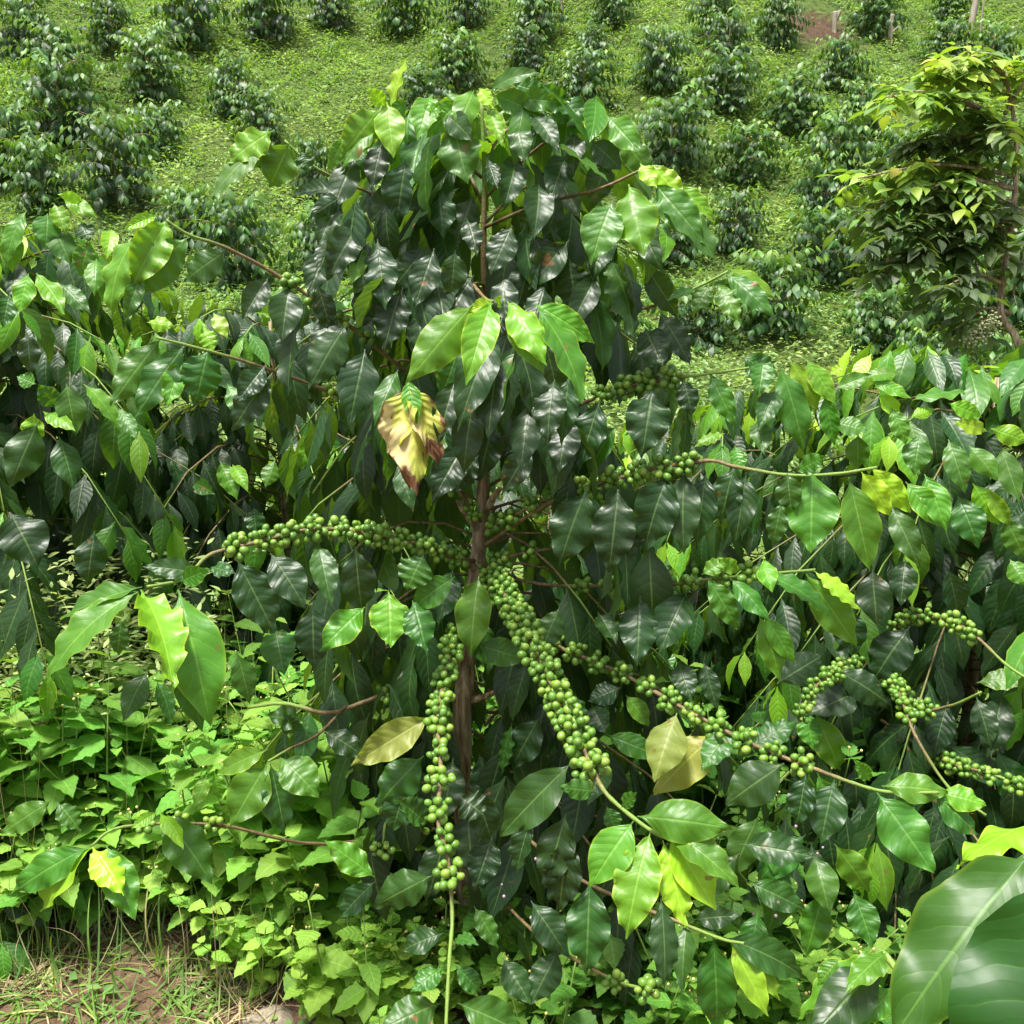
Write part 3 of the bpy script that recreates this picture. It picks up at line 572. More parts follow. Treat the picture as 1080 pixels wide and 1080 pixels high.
hero(main, 1.68, [(485, 363, 465, 421, 30, .25), (522, 348, 483, 457, 42, .06), (540, 353, 560, 452, 30, .05), (525, 378, 515, 466, 34, .0), (548, 368, 527, 460, 26, .3), (575, 360, 590, 425, 30, .05), (585, 400, 578, 470, 34, .02), (480, 400, 462, 470, 30, .02), (560, 420, 550, 500, 34, .0), (600, 395, 592, 470, 28, .1), (500, 420, 490, 500, 34, .0)])
hero(main, 1.66, [(430, 400, 440, 448, 22, .52)])
hero(main, 1.78, [(420, 390, 395, 451, 26, .32), (400, 438, 405, 516, 20, .28), (470, 458, 450, 502, 26, .32), (420, 488, 436, 541, 24, .22), (490, 468, 455, 532, 36, .0), (505, 480, 480, 520, 26, .0), (560, 470, 530, 520, 30, .0)])
hero(main, 1.84, [(633, 421, 612, 496, 38, .1), (688, 409, 676, 485, 46, .12), (650, 448, 620, 502, 26, .3), (620, 513, 590, 598, 50, .12), (652, 516, 642, 604, 46, .12), (705, 500, 680, 582, 50, .12), (722, 495, 722, 585, 36, .1), (745, 498, 735, 575, 34, .1), (775, 490, 760, 553, 32, .15), (787, 498, 775, 571, 32, .15), (600, 440, 590, 500, 34, .0), (660, 530, 665, 590, 40, .02), (720, 400, 730, 440, 24, .1), (748, 393, 776, 451, 24, .4)])
hero(main, 1.70, [(857, 496, 855, 584, 56, .46), (895, 503, 917, 603, 42, .46), (908, 497, 938, 544, 26, .96), (918, 492, 960, 541, 28, .96), (940, 533, 970, 599, 28, .3), (955, 508, 990, 556, 28, .65), (975, 500, 998, 561, 28, .5), (840, 497, 872, 481, 22, .4), (830, 498, 835, 541, 28, .3), (825, 528, 815, 576, 22, .25)])
hero(main, 1.82, [(745, 608, 778, 664, 26, .45), (770, 610, 812, 656, 24, .38), (800, 648, 822, 719, 24, .52), (806, 648, 838, 701, 22, .5), (850, 605, 903, 681, 38, .52), (858, 602, 906, 646, 20, .82), (800, 604, 876, 653, 20, .4), (805, 590, 815, 626, 22, .6), (740, 606, 768, 590, 18, .5), (780, 604, 756, 588, 16, .55)])
hero(main, 1.80, [(375, 576, 383, 649, 38, .06), (447, 585, 430, 623, 38, .35), (480, 608, 437, 641, 32, .4), (410, 624, 412, 684, 42, .66), (385, 640, 337, 688, 34, .58), (435, 633, 450, 690, 34, .38), (335, 572, 350, 641, 28, .22), (330, 638, 332, 706, 40, .0), (300, 600, 322, 642, 30, .02), (290, 663, 300, 713, 38, .32), (250, 688, 263, 742, 26, .3), (222, 598, 250, 606, 18, .2)])
hero(main, 1.72, [(250, 590, 290, 668, 46, .1), (285, 583, 322, 642, 38, .08)])
hero(main, 1.90, [(505, 608, 497, 694, 40, .48), (503, 680, 556, 697, 30, .42), (600, 728, 610, 776, 26, .35), (570, 755, 540, 811, 36, .12), (540, 763, 530, 817, 16, .3), (675, 628, 672, 703, 40, .1), (725, 624, 695, 691, 42, .1), (715, 697, 730, 741, 26, .15), (742, 697, 757, 750, 20, .12), (655, 725, 620, 740, 26, .05), (625, 745, 640, 775, 26, .05), (660, 733, 684, 766, 22, .5), (640, 775, 699, 800, 24, .42), (630, 645, 650, 680, 24, .2), (590, 640, 570, 690, 30, .25), (590, 780, 640, 810, 30, .25), (640, 800, 620, 850, 32, .1)])
hero(main, 1.60, [(150, 619, 64, 656, 30, .42), (146, 624, 53, 723, 34, .5), (148, 622, 181, 734, 48, .66, -.12), (188, 622, 222, 766, 60, .5, -.02), (190, 678, 213, 771, 36, .28), (190, 613, 222, 600, 22, .5)])
hero(main, 1.70, [(128, 653, 125, 691, 20, .3), (165, 718, 180, 766, 18, .3), (155, 708, 130, 762, 26, .18), (215, 606, 150, 598, 24, .16)])
hero(main, 1.78, [(178, 229, 139, 304, 42, .6), (200, 249, 136, 313, 44, .36), (240, 264, 194, 298, 32, .3), (155, 238, 122, 336, 24, .56), (166, 227, 130, 243, 15, .85), (150, 290, 132, 340, 20, .4)])
hero(main, 1.80, [(170, 356, 116, 429, 38, .42), (195, 364, 143, 441, 38, .3), (220, 367, 205, 428, 42, .36), (193, 378, 175, 432, 26, .5)])
hero(main, 1.74, [(455, 755, 370, 808, 38, .5)], M_OLD, 'olive yellow ageing leaf left of the hanging berries')
hero(main, 1.70, [(395, 925, 342, 886, 30, .5)], M_OLD, 'yellowing curled leaf among the weeds')
hero(main, 1.80, [(714, 752, 690, 826, 44, .2), (757, 772, 690, 839, 46, .55), (770, 770, 740, 815, 30, .3)], M_OLD, 'pale olive ageing leaf under the berry branch')
hero(main, 1.74, [(447, 797, 398, 851, 44, .3), (450, 868, 418, 842, 30, .28), (457, 923, 393, 957, 40, .26), (395, 930, 360, 967, 30, .15), (485, 840, 512, 862, 35, .1), (500, 956, 525, 1001, 22, .36), (430, 830, 415, 875, 34, .2)])
hero(main, 1.52, [(468, 984, 425, 1003, 28, .18), (468, 1021, 433, 1047, 24, .35), (465, 1058, 398, 1088, 40, .36), (480, 1018, 507, 1046, 22, .3), (483, 1058, 552, 1090, 42, .34), (480, 990, 506, 998, 14, .35)])
hero(main, 1.62, [(603, 804, 528, 882, 46, .22), (597, 858, 575, 937, 40, .16), (560, 863, 545, 922, 28, .1), (622, 928, 618, 1026, 46, .22), (640, 850, 650, 880, 20, .4), (600, 880, 590, 960, 44, .04)])
hero(main, 1.45, [(668, 866, 622, 936, 44, .52, -.02), (686, 877, 661, 991, 48, .62, -.04), (699, 886, 722, 979, 38, 1.0, -.04), (705, 879, 755, 960, 42, .93), (703, 874, 779, 937, 36, .46), (672, 861, 773, 875, 46, .48), (655, 852, 672, 835, 16, .4), (630, 835, 590, 830, 22, .3)])
hero(main, 1.62, [(827, 805, 765, 849, 46, .16), (697, 948, 700, 1042, 30, .1), (725, 973, 720, 1047, 28, .26), (752, 988, 755, 1086, 42, .42), (762, 988, 844, 1031, 36, .28), (770, 993, 810, 1072, 30, .78), (780, 993, 822, 1056, 24, .7), (732, 970, 780, 966, 24, .1), (780, 890, 860, 905, 34, .2), (850, 815, 840, 870, 30, .15), (862, 815, 880, 870, 26, .45), (880, 822, 866, 890, 40, .12)])
hero(main, 1.78, [(800, 860, 770, 925, 34, .3), (820, 870, 830, 940, 32, .36), (850, 880, 800, 930, 34, .3), (780, 900, 740, 950, 30, .2), (860, 900, 875, 965, 34, .4), (830, 915, 810, 985, 34, .36), (880, 890, 915, 940, 32, .5), (790, 930, 850, 960, 30, .3), (870, 940, 850, 1010, 34, .45), (900, 940, 920, 1000, 32, .4), (800, 960, 790, 1020, 30, .4),
    (560, 950, 600, 1010, 34, .1), (520, 880, 500, 940, 34, .06), (500, 830, 520, 890, 32, .04), (590, 1000, 560, 1060, 34, .12), (530, 1010, 560, 1060, 30, .2)])
hero(main, 1.66, [(925, 836, 985, 921, 50, .38), (930, 829, 1000, 838, 32, .45), (918, 824, 900, 800, 16, .5), (985, 838, 1030, 880, 30, .4), (990, 835, 1040, 850, 28, .6), (960, 838, 945, 880, 30, .3)])
hero(main, 1.76, [(95, 892, 12, 944, 34, .45), (96, 894, 47, 961, 32, .88), (97, 893, 131, 946, 34, .96), (112, 891, 143, 971, 36, .46), (170, 857, 223, 933, 44, .38), (168, 857, 193, 898, 18, .82), (165, 857, 138, 874, 14, .7), (55, 844, 2, 879, 28, .42), (60, 846, 85, 878, 24, .3)])
hero(main, 1.80, [(283, 790, 230, 816, 26, .58), (283, 803, 243, 872, 44, .48), (295, 799, 336, 842, 40, .48), (226, 814, 232, 842, 20, .55), (218, 817, 205, 852, 16, .6), (285, 805, 300, 880, 34, .25), (310, 775, 300, 750, 20, .1), (340, 770, 385, 800, 26, .1), (320, 760, 280, 755, 26, .2)])
rest = emit_leaves(main, 96)
rest.build('foliage', M_LEAF, main.root, main.o)['label'] = 'smaller leaves in front of the crown and skirt'
# withered leaf
wm = MB(); wb = at(432, 404, 1.66)
for (dx, dy, w, bd, fo, tw, dz, ag) in [(8, 116, 62, .5, -.7, .3, -.02, 0), (-20, 78, 44, .7, .5, -.5, .01, -.6), (30, 88, 42, .8, .6, .6, .015, .2), (0, 108, 46, .3, .3, -.2, .03, -.2)]:
    e = at(432 + dx, 404 + dy, 1.66 + dz); c = e - wb; Lc = np.linalg.norm(c); c /= Lc; Nn = nrm(np.array([.1, -1, .3])); Nn = nrm(Nn - (Nn @ c) * c)
    D = c * math.cos(bd / 2) + Nn * math.sin(bd / 2); N2 = Nn * math.cos(bd / 2) - c * math.sin(bd / 2)
    wm.add(*leaf_geo([wb], [D], [N2], Lc * 1.04, w * 1.66 / F, bd, fo, .10, ag, 12, 26, wfreq=3.3, seed=int(dx + 50), twist=tw))
wo = wm.build('withered_leaf', M_WITHER, main.root, main.o); wo['label'] = 'withered yellow leaf with cream patch and brown tip'

# procedural inner foliage of the main plant, kept behind the measured leaves
paths, P, D, N, L, A = gen_bush(1.93, .52, 104, 7, Lf=.172, r0=.25, droop=.5, spacing=.05, tipage=.3, zlo=.12, prof=([0, .3, .5, .62, .8, .93, 1], [1.0, 1.05, .78, .85, .88, .78, .5]), hang=.5)
org = np.array([-.06, tb[1] + .03, 0]); Pw = P + org
cx, cy, cdp = proj(Pw + D * (L * .5)[:, None])
keep = cdp > np.where(cy < 500, 1.80, 1.88)
keep &= ~((cx > 450) & (cx < 590) & (cy > 500) & (cy < 630) & (cdp < 2.3))      # window onto the trunk
keep &= ~((cx > 470) & (cx < 525) & (cy > 505) & (cy < 640) & (cdp < 2.2)) & ~((cx > 465) & (cx < 515) & (cy > 700) & (cy < 775) & (cdp < 2.15))
ell = np.sqrt(np.clip(1 - (np.clip(255 - cy, 0, 170) / 172) ** 2, 0, 1)) * 192
keep &= ~((cy < 255) & (np.abs(cx - 528) > ell)) & (cy > 96)
keep &= ~((cy > 840) & (cx < 380)) & ~((cy > 940) & (cx < 560))
keep &= ~((cy > 90) & (cy < 380) & ((cx < 335) | (cx > 700)))
keep &= ~((cy > 500) & (cy < 640) & (cx > 200) & (cx < 470) & (cdp < 2.1))
keep &= ~((cx > 470) & (cx < 560) & (cy > 150) & (cy < 240) & (cdp < 2.02))
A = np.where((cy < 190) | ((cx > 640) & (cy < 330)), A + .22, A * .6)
fm = MB(); leaves_to(fm, Pw[keep], D[keep], N[keep], L[keep], np.clip(A[keep], 0, .6), 4, 10, seed=5)
fm.build('inner_foliage', M_LEAF, main.root, main.o)
for q in paths:
    qw = q + org; x_, y_, d_ = proj(qw[-1])
    if (y_ > 840 and x_ < 380) or y_ < 125 or (y_ < 400 and (x_ < 345 or x_ > 690)) or d_ < 1.95: continue
    mb = MB(); add_tube(mb, qw, np.linspace(.0038, .002, len(q)), 6); mb.build('branch', M_TWIG, main.root, main.o)

# ================================================================== NEIGHBOUR BUSHES
def neighbour(x, y, H, Rd, nbr, seed, label, heroes=(), keepf=None, berries=0, Lf=.15, res=(4, 9), tipage=.8, agemul=1.0, prof=None, zlo=.12, hang=.3, agez=.0, spacing=.045):
    o = np.array([x, y, float(hill(x, y))]); root = thing('coffee_plant', label, 'coffee plant', o, None)
    pl = Plant(root); pl.o = o
    mb = MB(); add_tube(mb, smooth_path([[0, 0, -.05], [.02, .01, H * .4], [0, 0, H * .97]], 5), np.linspace(.024, .006, 11), 10, .1); mb.build('trunk', M_BARK, root)
    paths, P, D, N, L, A = gen_bush(H, Rd, nbr, seed, Lf=Lf, r0=.22, spacing=spacing, tipage=tipage, droop=.5, prof=prof or ([0, .2, .5, .75, .9, 1], [.85, 1, .95, .8, .6, .35]), zlo=zlo, hang=hang, agez=agez)
    Pw = P + o
    if keepf is not None:
        cx, cy, cdp = proj(Pw + D * (L * .5)[:, None]); k = keepf(cx, cy, cdp); P, D, N, L, A = P[k], D[k], N[k], L[k], A[k]
    A = np.where(A < .35, A * .55, A)
    fm = MB(); leaves_to(fm, P, D, N, L, np.clip(A * agemul, 0, 1), *res, seed=seed, wave=.07); fm.build('foliage', M_LEAF, root)
    nb = 0
    for i, q in enumerate(paths):
        if keepf is not None:
            x_, y_, d_ = proj(q + o); kk = keepf(x_, y_, d_ - .14); n_ = 0
            while n_ < len(q) and kk[n_]: n_ += 1
            if n_ < len(q) - 1 or n_ < 3: continue
            q = q[:n_]
        mb = MB(); add_tube(mb, q, np.linspace(.0034, .0018, len(q)), 6); b = mb.build('branch', M_TWIG, root)
        toward = (q[-1, 1] - q[0, 1]) < .12
        if nb < berries and toward and i < nbr * .8:
            nb += 1; ex = []
            for s in np.arange(.25, .8, .055 * 1.0):
                p, ax, ln = path_at(q, s); pts = berry_points(p, ax, int(rng.integers(7, 12)), .0066, .014, existing=ex)
                if not pts: continue
                if len([c for c in b.children]) > 6: break
                cm = MB(); berries_geo(cm, pts, [nrm(w - p + rng.normal(0, .003, 3)) for w in pts], np.full(len(pts), .0064), 2); cm.build('berry_cluster', M_BERRY, b)
    for dp, lst in heroes: hero(pl, dp, lst)
    if heroes:
        rs = emit_leaves(pl, 90, 6, 16)
        if rs: rs.build('foliage', M_LEAF, root, pl.o)
    return root
# left
neighbour(-1.62, 2.95, 1.68, .92, 125, 21, 'coffee plant with glossy dark leaves filling the left edge below the hillside', berries=8, agez=.16, tipage=.6, Lf=.165,
    heroes=[(2.35, [(10, 237, 13, 288, 24, .6), (28, 222, 8, 280, 18, .5), (50, 225, 48, 265, 28, .35), (55, 240, 75, 282, 30, .3), (57, 215, 70, 248, 20, .65), (65, 208, 103, 230, 16, .7), (88, 212, 60, 205, 12, .85), (95, 255, 85, 292, 24, .45), (102, 272, 100, 314, 22, .5), (85, 235, 95, 255, 22, .2), (118, 242, 112, 275, 18, .75),
        (30, 288, 20, 331, 24, .62), (38, 288, 68, 333, 22, .66), (62, 298, 97, 333, 20, .3), (33, 284, 36, 272, 8, .9), (10, 310, 3, 346, 24, .3), (38, 405, 18, 397, 18, .5), (70, 405, 80, 460, 30, .35), (36, 436, 33, 471, 24, .75), (45, 434, 80, 456, 18, .7), (88, 405, 125, 455, 20, .5), (40, 445, 10, 515, 40, .22), (62, 460, 78, 517, 30, .2), (28, 350, 33, 395, 22, .04), (125, 430, 145, 465, 18, .4), (60, 430, 40, 405, 22, .35), (10, 540, 40, 600, 50, .03), (100, 560, 92, 618, 34, .06)])])
# between left and main, behind
neighbour(-.84, 3.55, 1.5, .85, 110, 22, 'coffee plant with thin berry branches in the gap between left plant and central plant', berries=14, tipage=.7, agemul=.9,
    keepf=lambda x, y, d: y > 325,
    heroes=[(3.0, [(240, 405, 262, 445, 22, .4), (232, 487, 250, 528, 24, .5), (245, 490, 262, 520, 16, .7), (205, 510, 228, 522, 18, .3), (290, 485, 280, 515, 20, .4), (325, 462, 318, 495, 22, .6), (342, 462, 350, 500, 20, .6), (268, 535, 270, 565, 22, .2), (215, 345, 225, 372, 20, .8), (225, 330, 240, 358, 16, .85), (155, 340, 185, 345, 18, .8)])])
neighbour(.15, 4.1, 1.15, .8, 44, 23, 'coffee plant half hidden directly behind the central trunk', berries=4, keepf=lambda x, y, d: (y > 470))
# right
RH = [(2.2, [(785, 375, 816, 402, 30, .3), (806, 378, 800, 420, 26, .35), (822, 385, 846, 477, 32, .36), (833, 380, 863, 434, 26, .75), (850, 379, 881, 427, 24, .75), (870, 415, 880, 470, 22, .45), (905, 458, 905, 494, 26, .35), (918, 402, 961, 421, 15, .62), (962, 422, 1019, 416, 16, .45), (970, 458, 964, 502, 30, .42), (1000, 463, 1018, 521, 26, .38), (1022, 470, 1052, 508, 24, .4), (1000, 425, 1035, 440, 18, .7), (1005, 445, 1040, 455, 18, .85), (1045, 452, 1085, 468, 22, .85), (925, 415, 948, 440, 18, .9), (960, 440, 985, 432, 14, .9), (940, 430, 955, 470, 20, .5), (880, 410, 920, 395, 18, .4), (875, 395, 890, 385, 10, 1.0), (880, 445, 915, 455, 22, .4), (765, 457, 732, 473, 10, .6), (775, 470, 782, 500, 18, .5), (820, 410, 800, 455, 26, .25), (800, 440, 806, 480, 22, .3), (1055, 470, 1075, 530, 26, .4), (950, 395, 905, 402, 14, .5), (1010, 523, 1032, 579, 34, .36), (1026, 510, 1053, 554, 28, .76), (1040, 515, 1066, 556, 18, .7), (1060, 545, 1082, 590, 26, .4), (1065, 590, 1085, 620, 24, .5)]),
      (2.3, [(850, 750, 858, 791, 26, .5), (860, 752, 886, 812, 32, .6), (1030, 735, 1045, 790, 26, .1), (1058, 730, 1040, 800, 34, .05), (1000, 740, 985, 800, 30, .04), (960, 660, 920, 720, 44, .05), (905, 730, 850, 755, 40, .0), (880, 705, 940, 745, 34, .04), (890, 640, 900, 690, 36, .03), (920, 600, 925, 660, 36, .02), (955, 590, 950, 640, 30, .02), (1000, 600, 1010, 650, 30, .04), (1030, 720, 1090, 715, 24, .5), (790, 790, 840, 760, 30, .3), (1000, 785, 1060, 830, 30, .15), (905, 900, 946, 942, 28, .45), (900, 885, 968, 930, 40, .2), (905, 940, 942, 998, 30, .5), (860, 930, 890, 1000, 36, .3), (960, 900, 950, 960, 30, .35), (830, 870, 800, 930, 30, .2), (1050, 790, 1085, 860, 36, .3), (820, 720, 870, 690, 34, .0)])]
RIGHT = neighbour(1.32, 2.75, 1.36, .9, 115, 31, 'broad coffee plant on the right with yellow tipped shoots over very dark lower leaves', berries=16, heroes=RH, tipage=.6, Lf=.16, agemul=1.0, agez=.24,
    keepf=lambda x, y, d: (d > 1.95) & (y > 375) & ~((x < 760) & (d < 2.2)) & ~((x < 860) & (y < 400)))
neighbour(.72, 3.5, 1.18, .72, 64, 32, 'coffee plant in shade behind the level berry branch, left of the broad right plant', berries=6, keepf=lambda x, y, d: (y > 400) & (x > 560))
neighbour(2.75, 3.9, 1.35, .8, 44, 33, 'coffee plant at the far right edge behind the yellow tipped plant', keepf=lambda x, y, d: (y > 410))
neighbour(.95, 2.2, .66, .62, 56, 34, 'low coffee plant at the lower right behind the large near leaves', berries=4, tipage=.9, keepf=lambda x, y, d: (y > 835) & (x > 690) & (d > 1.62) & ~((x < 790) & (y < 900)))
# berry branches of the right plant
rp = Plant(RIGHT); rp.o = np.array(RIGHT.location)
trx, try_ = RIGHT.location.x, RIGHT.location.y
def rbranch(pts, cl, n=10, **k): branch(rp, pts, .005, .003, cl, nper=n, **k)
rbranch([(925, 690, 2.6), (900, 700, 2.4), (870, 715, 2.22), (850, 740, 2.15), (845, 760, 2.1)], (.35, .95), 8)
rbranch([(925, 695, 2.6), (935, 710, 2.4), (950, 735, 2.2), (965, 775, 2.1), (1000, 830, 2.05), (1040, 860, 2.0)], (.3, .66), 9)
rbranch([(925, 690, 2.6), (955, 652, 2.4), (1000, 655, 2.25), (1030, 672, 2.15), (1060, 700, 2.1), (1090, 720, 2.05)], (.25, .75), 8)
rbranch([(925, 700, 2.6), (965, 745, 2.3), (1000, 745, 2.2), (1035, 730, 2.12)], (.3, .7), 8)
rbranch([(930, 760, 2.6), (990, 800, 2.3), (1040, 815, 2.15), (1085, 830, 2.1)], (.45, .95), 9)
# close leaves in the bottom right corner
nb = np.array([.62, .72, 0]); nb[2] = hill(nb[0], nb[1])
near = Plant(thing('coffee_plant', 'coffee shoot very close at the bottom right corner with oversized leaves', 'coffee plant', nb)); near.o = nb
def smb(ptsw, ra, rb, name, mat):
    p = smooth_path(ptsw, 6); m_ = MB(); add_tube(m_, p, np.linspace(ra, rb, len(p)), 9, .04); return m_.build(name, mat, near.root, near.o)
smb([nb - [0, 0, .03], nb + [.03, 0, .5], at(1150, 1000, .85), at(1120, 905, .8), at(1085, 880, .8)], .012, .004, 'trunk', M_BARK)
smb([at(1130, 960, .83), at(1105, 905, .7), at(1082, 915, .66)], .004, .0025, 'branch', M_GSTEM)
smb([nb + [.03, 0, .4], at(1000, 1110, .95), at(940, 1015, 1.0), at(925, 1005, 1.02)], .005, .003, 'branch', M_GSTEM)
hero(near, .66, [(1096, 890, 934, 1110, 96, .45, -.03)], M_NEAR); hero(near, .56, [(1155, 905, 1045, 1235, 170, .28, -.02)], M_NEAR)
hero(near, .72, [(1090, 868, 1008, 919, 30, .93), (1080, 880, 1110, 900, 40, .8)])
hero(near, 1.0, [(935, 1008, 843, 1078, 34, .55), (930, 1014, 850, 1100, 50, .15), (935, 1005, 890, 1050, 30, .5), (945, 1040, 905, 1085, 26, .5), (940, 1010, 985, 1050, 36, .35), (885, 1010, 862, 1040, 20, .5)])
rs = emit_leaves(near, 20, 14, 40)

# ================================================================== SHADE TREE (right)
so = np.array([2.85, 5.35, 0]); so[2] = hill(so[0], so[1])
st = thing('shade_tree', 'young spreading shade tree with tiers of compound leaves, orange tips and brownish lower leaves', 'tree', so)
trk = smooth_path([so - [0, 0, .05], at(1078, 385, 5.3), at(1055, 325, 5.3), at(1068, 230, 5.3), at(1072, 150, 5.3), at(1060, 75, 5.25)], 6)
mb = MB(); add_tube(mb, trk, np.linspace(.024, .009, len(trk)), 9, .08)
trk2 = smooth_path([so - [.02, 0, .05], at(1088, 385, 5.3), at(1085, 300, 5.35), at(1105, 200, 5.4)], 6); add_tube(mb, trk2, np.linspace(.022, .009, len(trk2)), 9, .08); mb.build('trunk', M_BARK, st, so)
SB = [((1060, 80), (1000, 66), .95, 1), ((1062, 100), (985, 72), .9, 1), ((1065, 130), (930, 102), .85, 1), ((1068, 140), (1000, 120), .6, 0), ((1070, 160), (960, 150), .25, -1), ((1070, 185), (905, 188), .85, 1), ((1070, 200), (960, 196), .75, 1), ((1070, 215), (920, 215), .35, 0), ((1070, 235), (945, 240), .15, -1), ((1065, 250), (985, 260), .15, -1), ((1065, 270), (930, 285), .12, -1), ((1060, 300), (990, 310), .1, -1), ((1060, 120), (1100, 80), .7, 1), ((1068, 180), (1120, 150), .6, 1), ((1068, 230), (1120, 215), .5, 0), ((1070, 290), (1110, 270), .2, -1), ((1063, 210), (1020, 225), .3, 0), ((1066, 160), (1010, 170), .3, 0), ((1066, 330), (1010, 345), .1, -1), ((1062, 90), (1040, 60), .8, 1), ((1064, 150), (1045, 140), .3, 0), ((1064, 250), (1040, 250), .15, 0)]
tf = [MB(), MB()]
for i, (a, b, ag, pos) in enumerate(SB):
    for rep in range(2):
        dd = rng.uniform(-.5, .4) if rep else rng.uniform(-.25, .15); da = 5.3
        A0 = at(*a, da); B0 = at(b[0] + rng.uniform(-14, 14) * rep, b[1] + rng.uniform(-10, 10) * rep, da + dd)
        mid = (A0 + B0) / 2 + [0, 0, .06]; pth = smooth_path([A0, mid, B0], 6)
        mb = MB(); add_tube(mb, pth, np.linspace(.012, .004, len(pth)), 6); mb.build('branch', M_BARK, st, so)
        ln = np.linalg.norm(B0 - A0); nf = max(4, int(ln / .055))
        for k in range(nf):                                   # each compound leaf: a rachis with paired leaflets
            p, tdir, _ = path_at(pth, .25 + .75 * (k + .5) / nf); az = rng.uniform(0, 6.28)
            rd = nrm(tdir * .6 + np.array([math.cos(az), math.sin(az), rng.uniform(-.7, .35)])); rl = rng.uniform(.12, .24)
            sd = nrm(np.cross(rd, [0, 0, 1])); PP = []; DD = []; NN_ = []; LL = []; AA = []
            for j in range(4):
                q = p + rd * rl * (j + 1) / 4 - np.array([0, 0, .03 * (j / 4) ** 2])
                for sg in ((-1, 1) if j < 3 else (0,)):
                    PP.append(q); DD.append(nrm(rd * .5 + sd * sg + [0, 0, -.25 + rng.normal(0, .15)]) if sg else rd); NN_.append(nrm(np.array([0, 0, 1.0]) + rng.normal(0, .25, 3))); LL.append(rng.uniform(.08, .13)); AA.append(np.clip(ag * .78 + .10 + rng.normal(0, .13) - (.25 if rep and rng.random() < .5 else 0), 0, 1))
            tf[0].add(*leaf_geo(PP, DD, NN_, np.array(LL), np.array(LL) * .5, rng.uniform(.2, .8), .15, .03, np.array(AA), 2, 6, prof=OVATE, seed=i))
tf[0].build('foliage', M_SHADE, st, so)
bm_ = MB()
for (x_, y_) in [(1030, 352), (1038, 346), (1022, 358), (1045, 340), (1036, 356)]:
    c0 = at(x_, y_, 5.15); n_ = 60; berries_geo(bm_, c0 + rng.normal(0, .022, (n_, 3)), rng.normal(0, 1, (n_, 3)), np.full(n_, .007), 1)
bm_.build('blossom', M_BLOSSOM, st, so)
p_ = smooth_path([at(1055, 320, 5.3), at(1045, 345, 5.2), at(1030, 352, 5.15)], 4); mb = MB(); add_tube(mb, p_, .006, 6); mb.build('branch', M_BARK, st, so)

# ================================================================== POST, STUMP
def post(px, pyb, pyt, rad, lean, name, label, cat, forks=0):
    g_, d = ray_ground(px, pyb); h = (pyb - pyt) * d / F; g_[2] = hill(g_[0], g_[1])
    pts = smooth_path([g_ - [0, 0, .1], g_ + [lean * .5 * h, 0, h * .5], g_ + [lean * h, 0, h]], 6); mb = MB(); add_tube(mb, pts, np.linspace(rad, rad * .85, len(pts)), 9, .1, 3)
    if forks:
        for k in range(forks):
            q0 = g_ + [0, 0, h * rng.uniform(.3, .7)]; q1 = q0 + [rng.uniform(-.12, .12), rng.uniform(-.05, .05), rng.uniform(.1, .25)]; pp = smooth_path([q0, (q0 + q1) / 2 + [.01, 0, 0], q1], 3); add_tube(mb, pp, np.linspace(rad * .6, rad * .3, len(pp)), 6, .15)
    return tag(mb.build(name, M_POST), label, cat)
post(1022, 38, -12, .06, .12, 'wooden_post', 'brown wooden post on the slope at the top right', 'post')
post(1033, 42, -2, .018, .02, 'wooden_stake', 'thin pale stake beside the brown wooden post', 'stake')
post(880, 34, 14, .05, -.02, 'tree_stump', 'pale grey forked stump on the slope at the top', 'stump', 4)
post(938, 48, 18, .045, .03, 'bare_trunk', 'short pale bare trunk under a hillside bush near the post', 'trunk', 2)
post(592, 34, 4, .035, .02, 'bare_trunk', 'thin bare trunk between bushes at the top middle', 'trunk', 1)

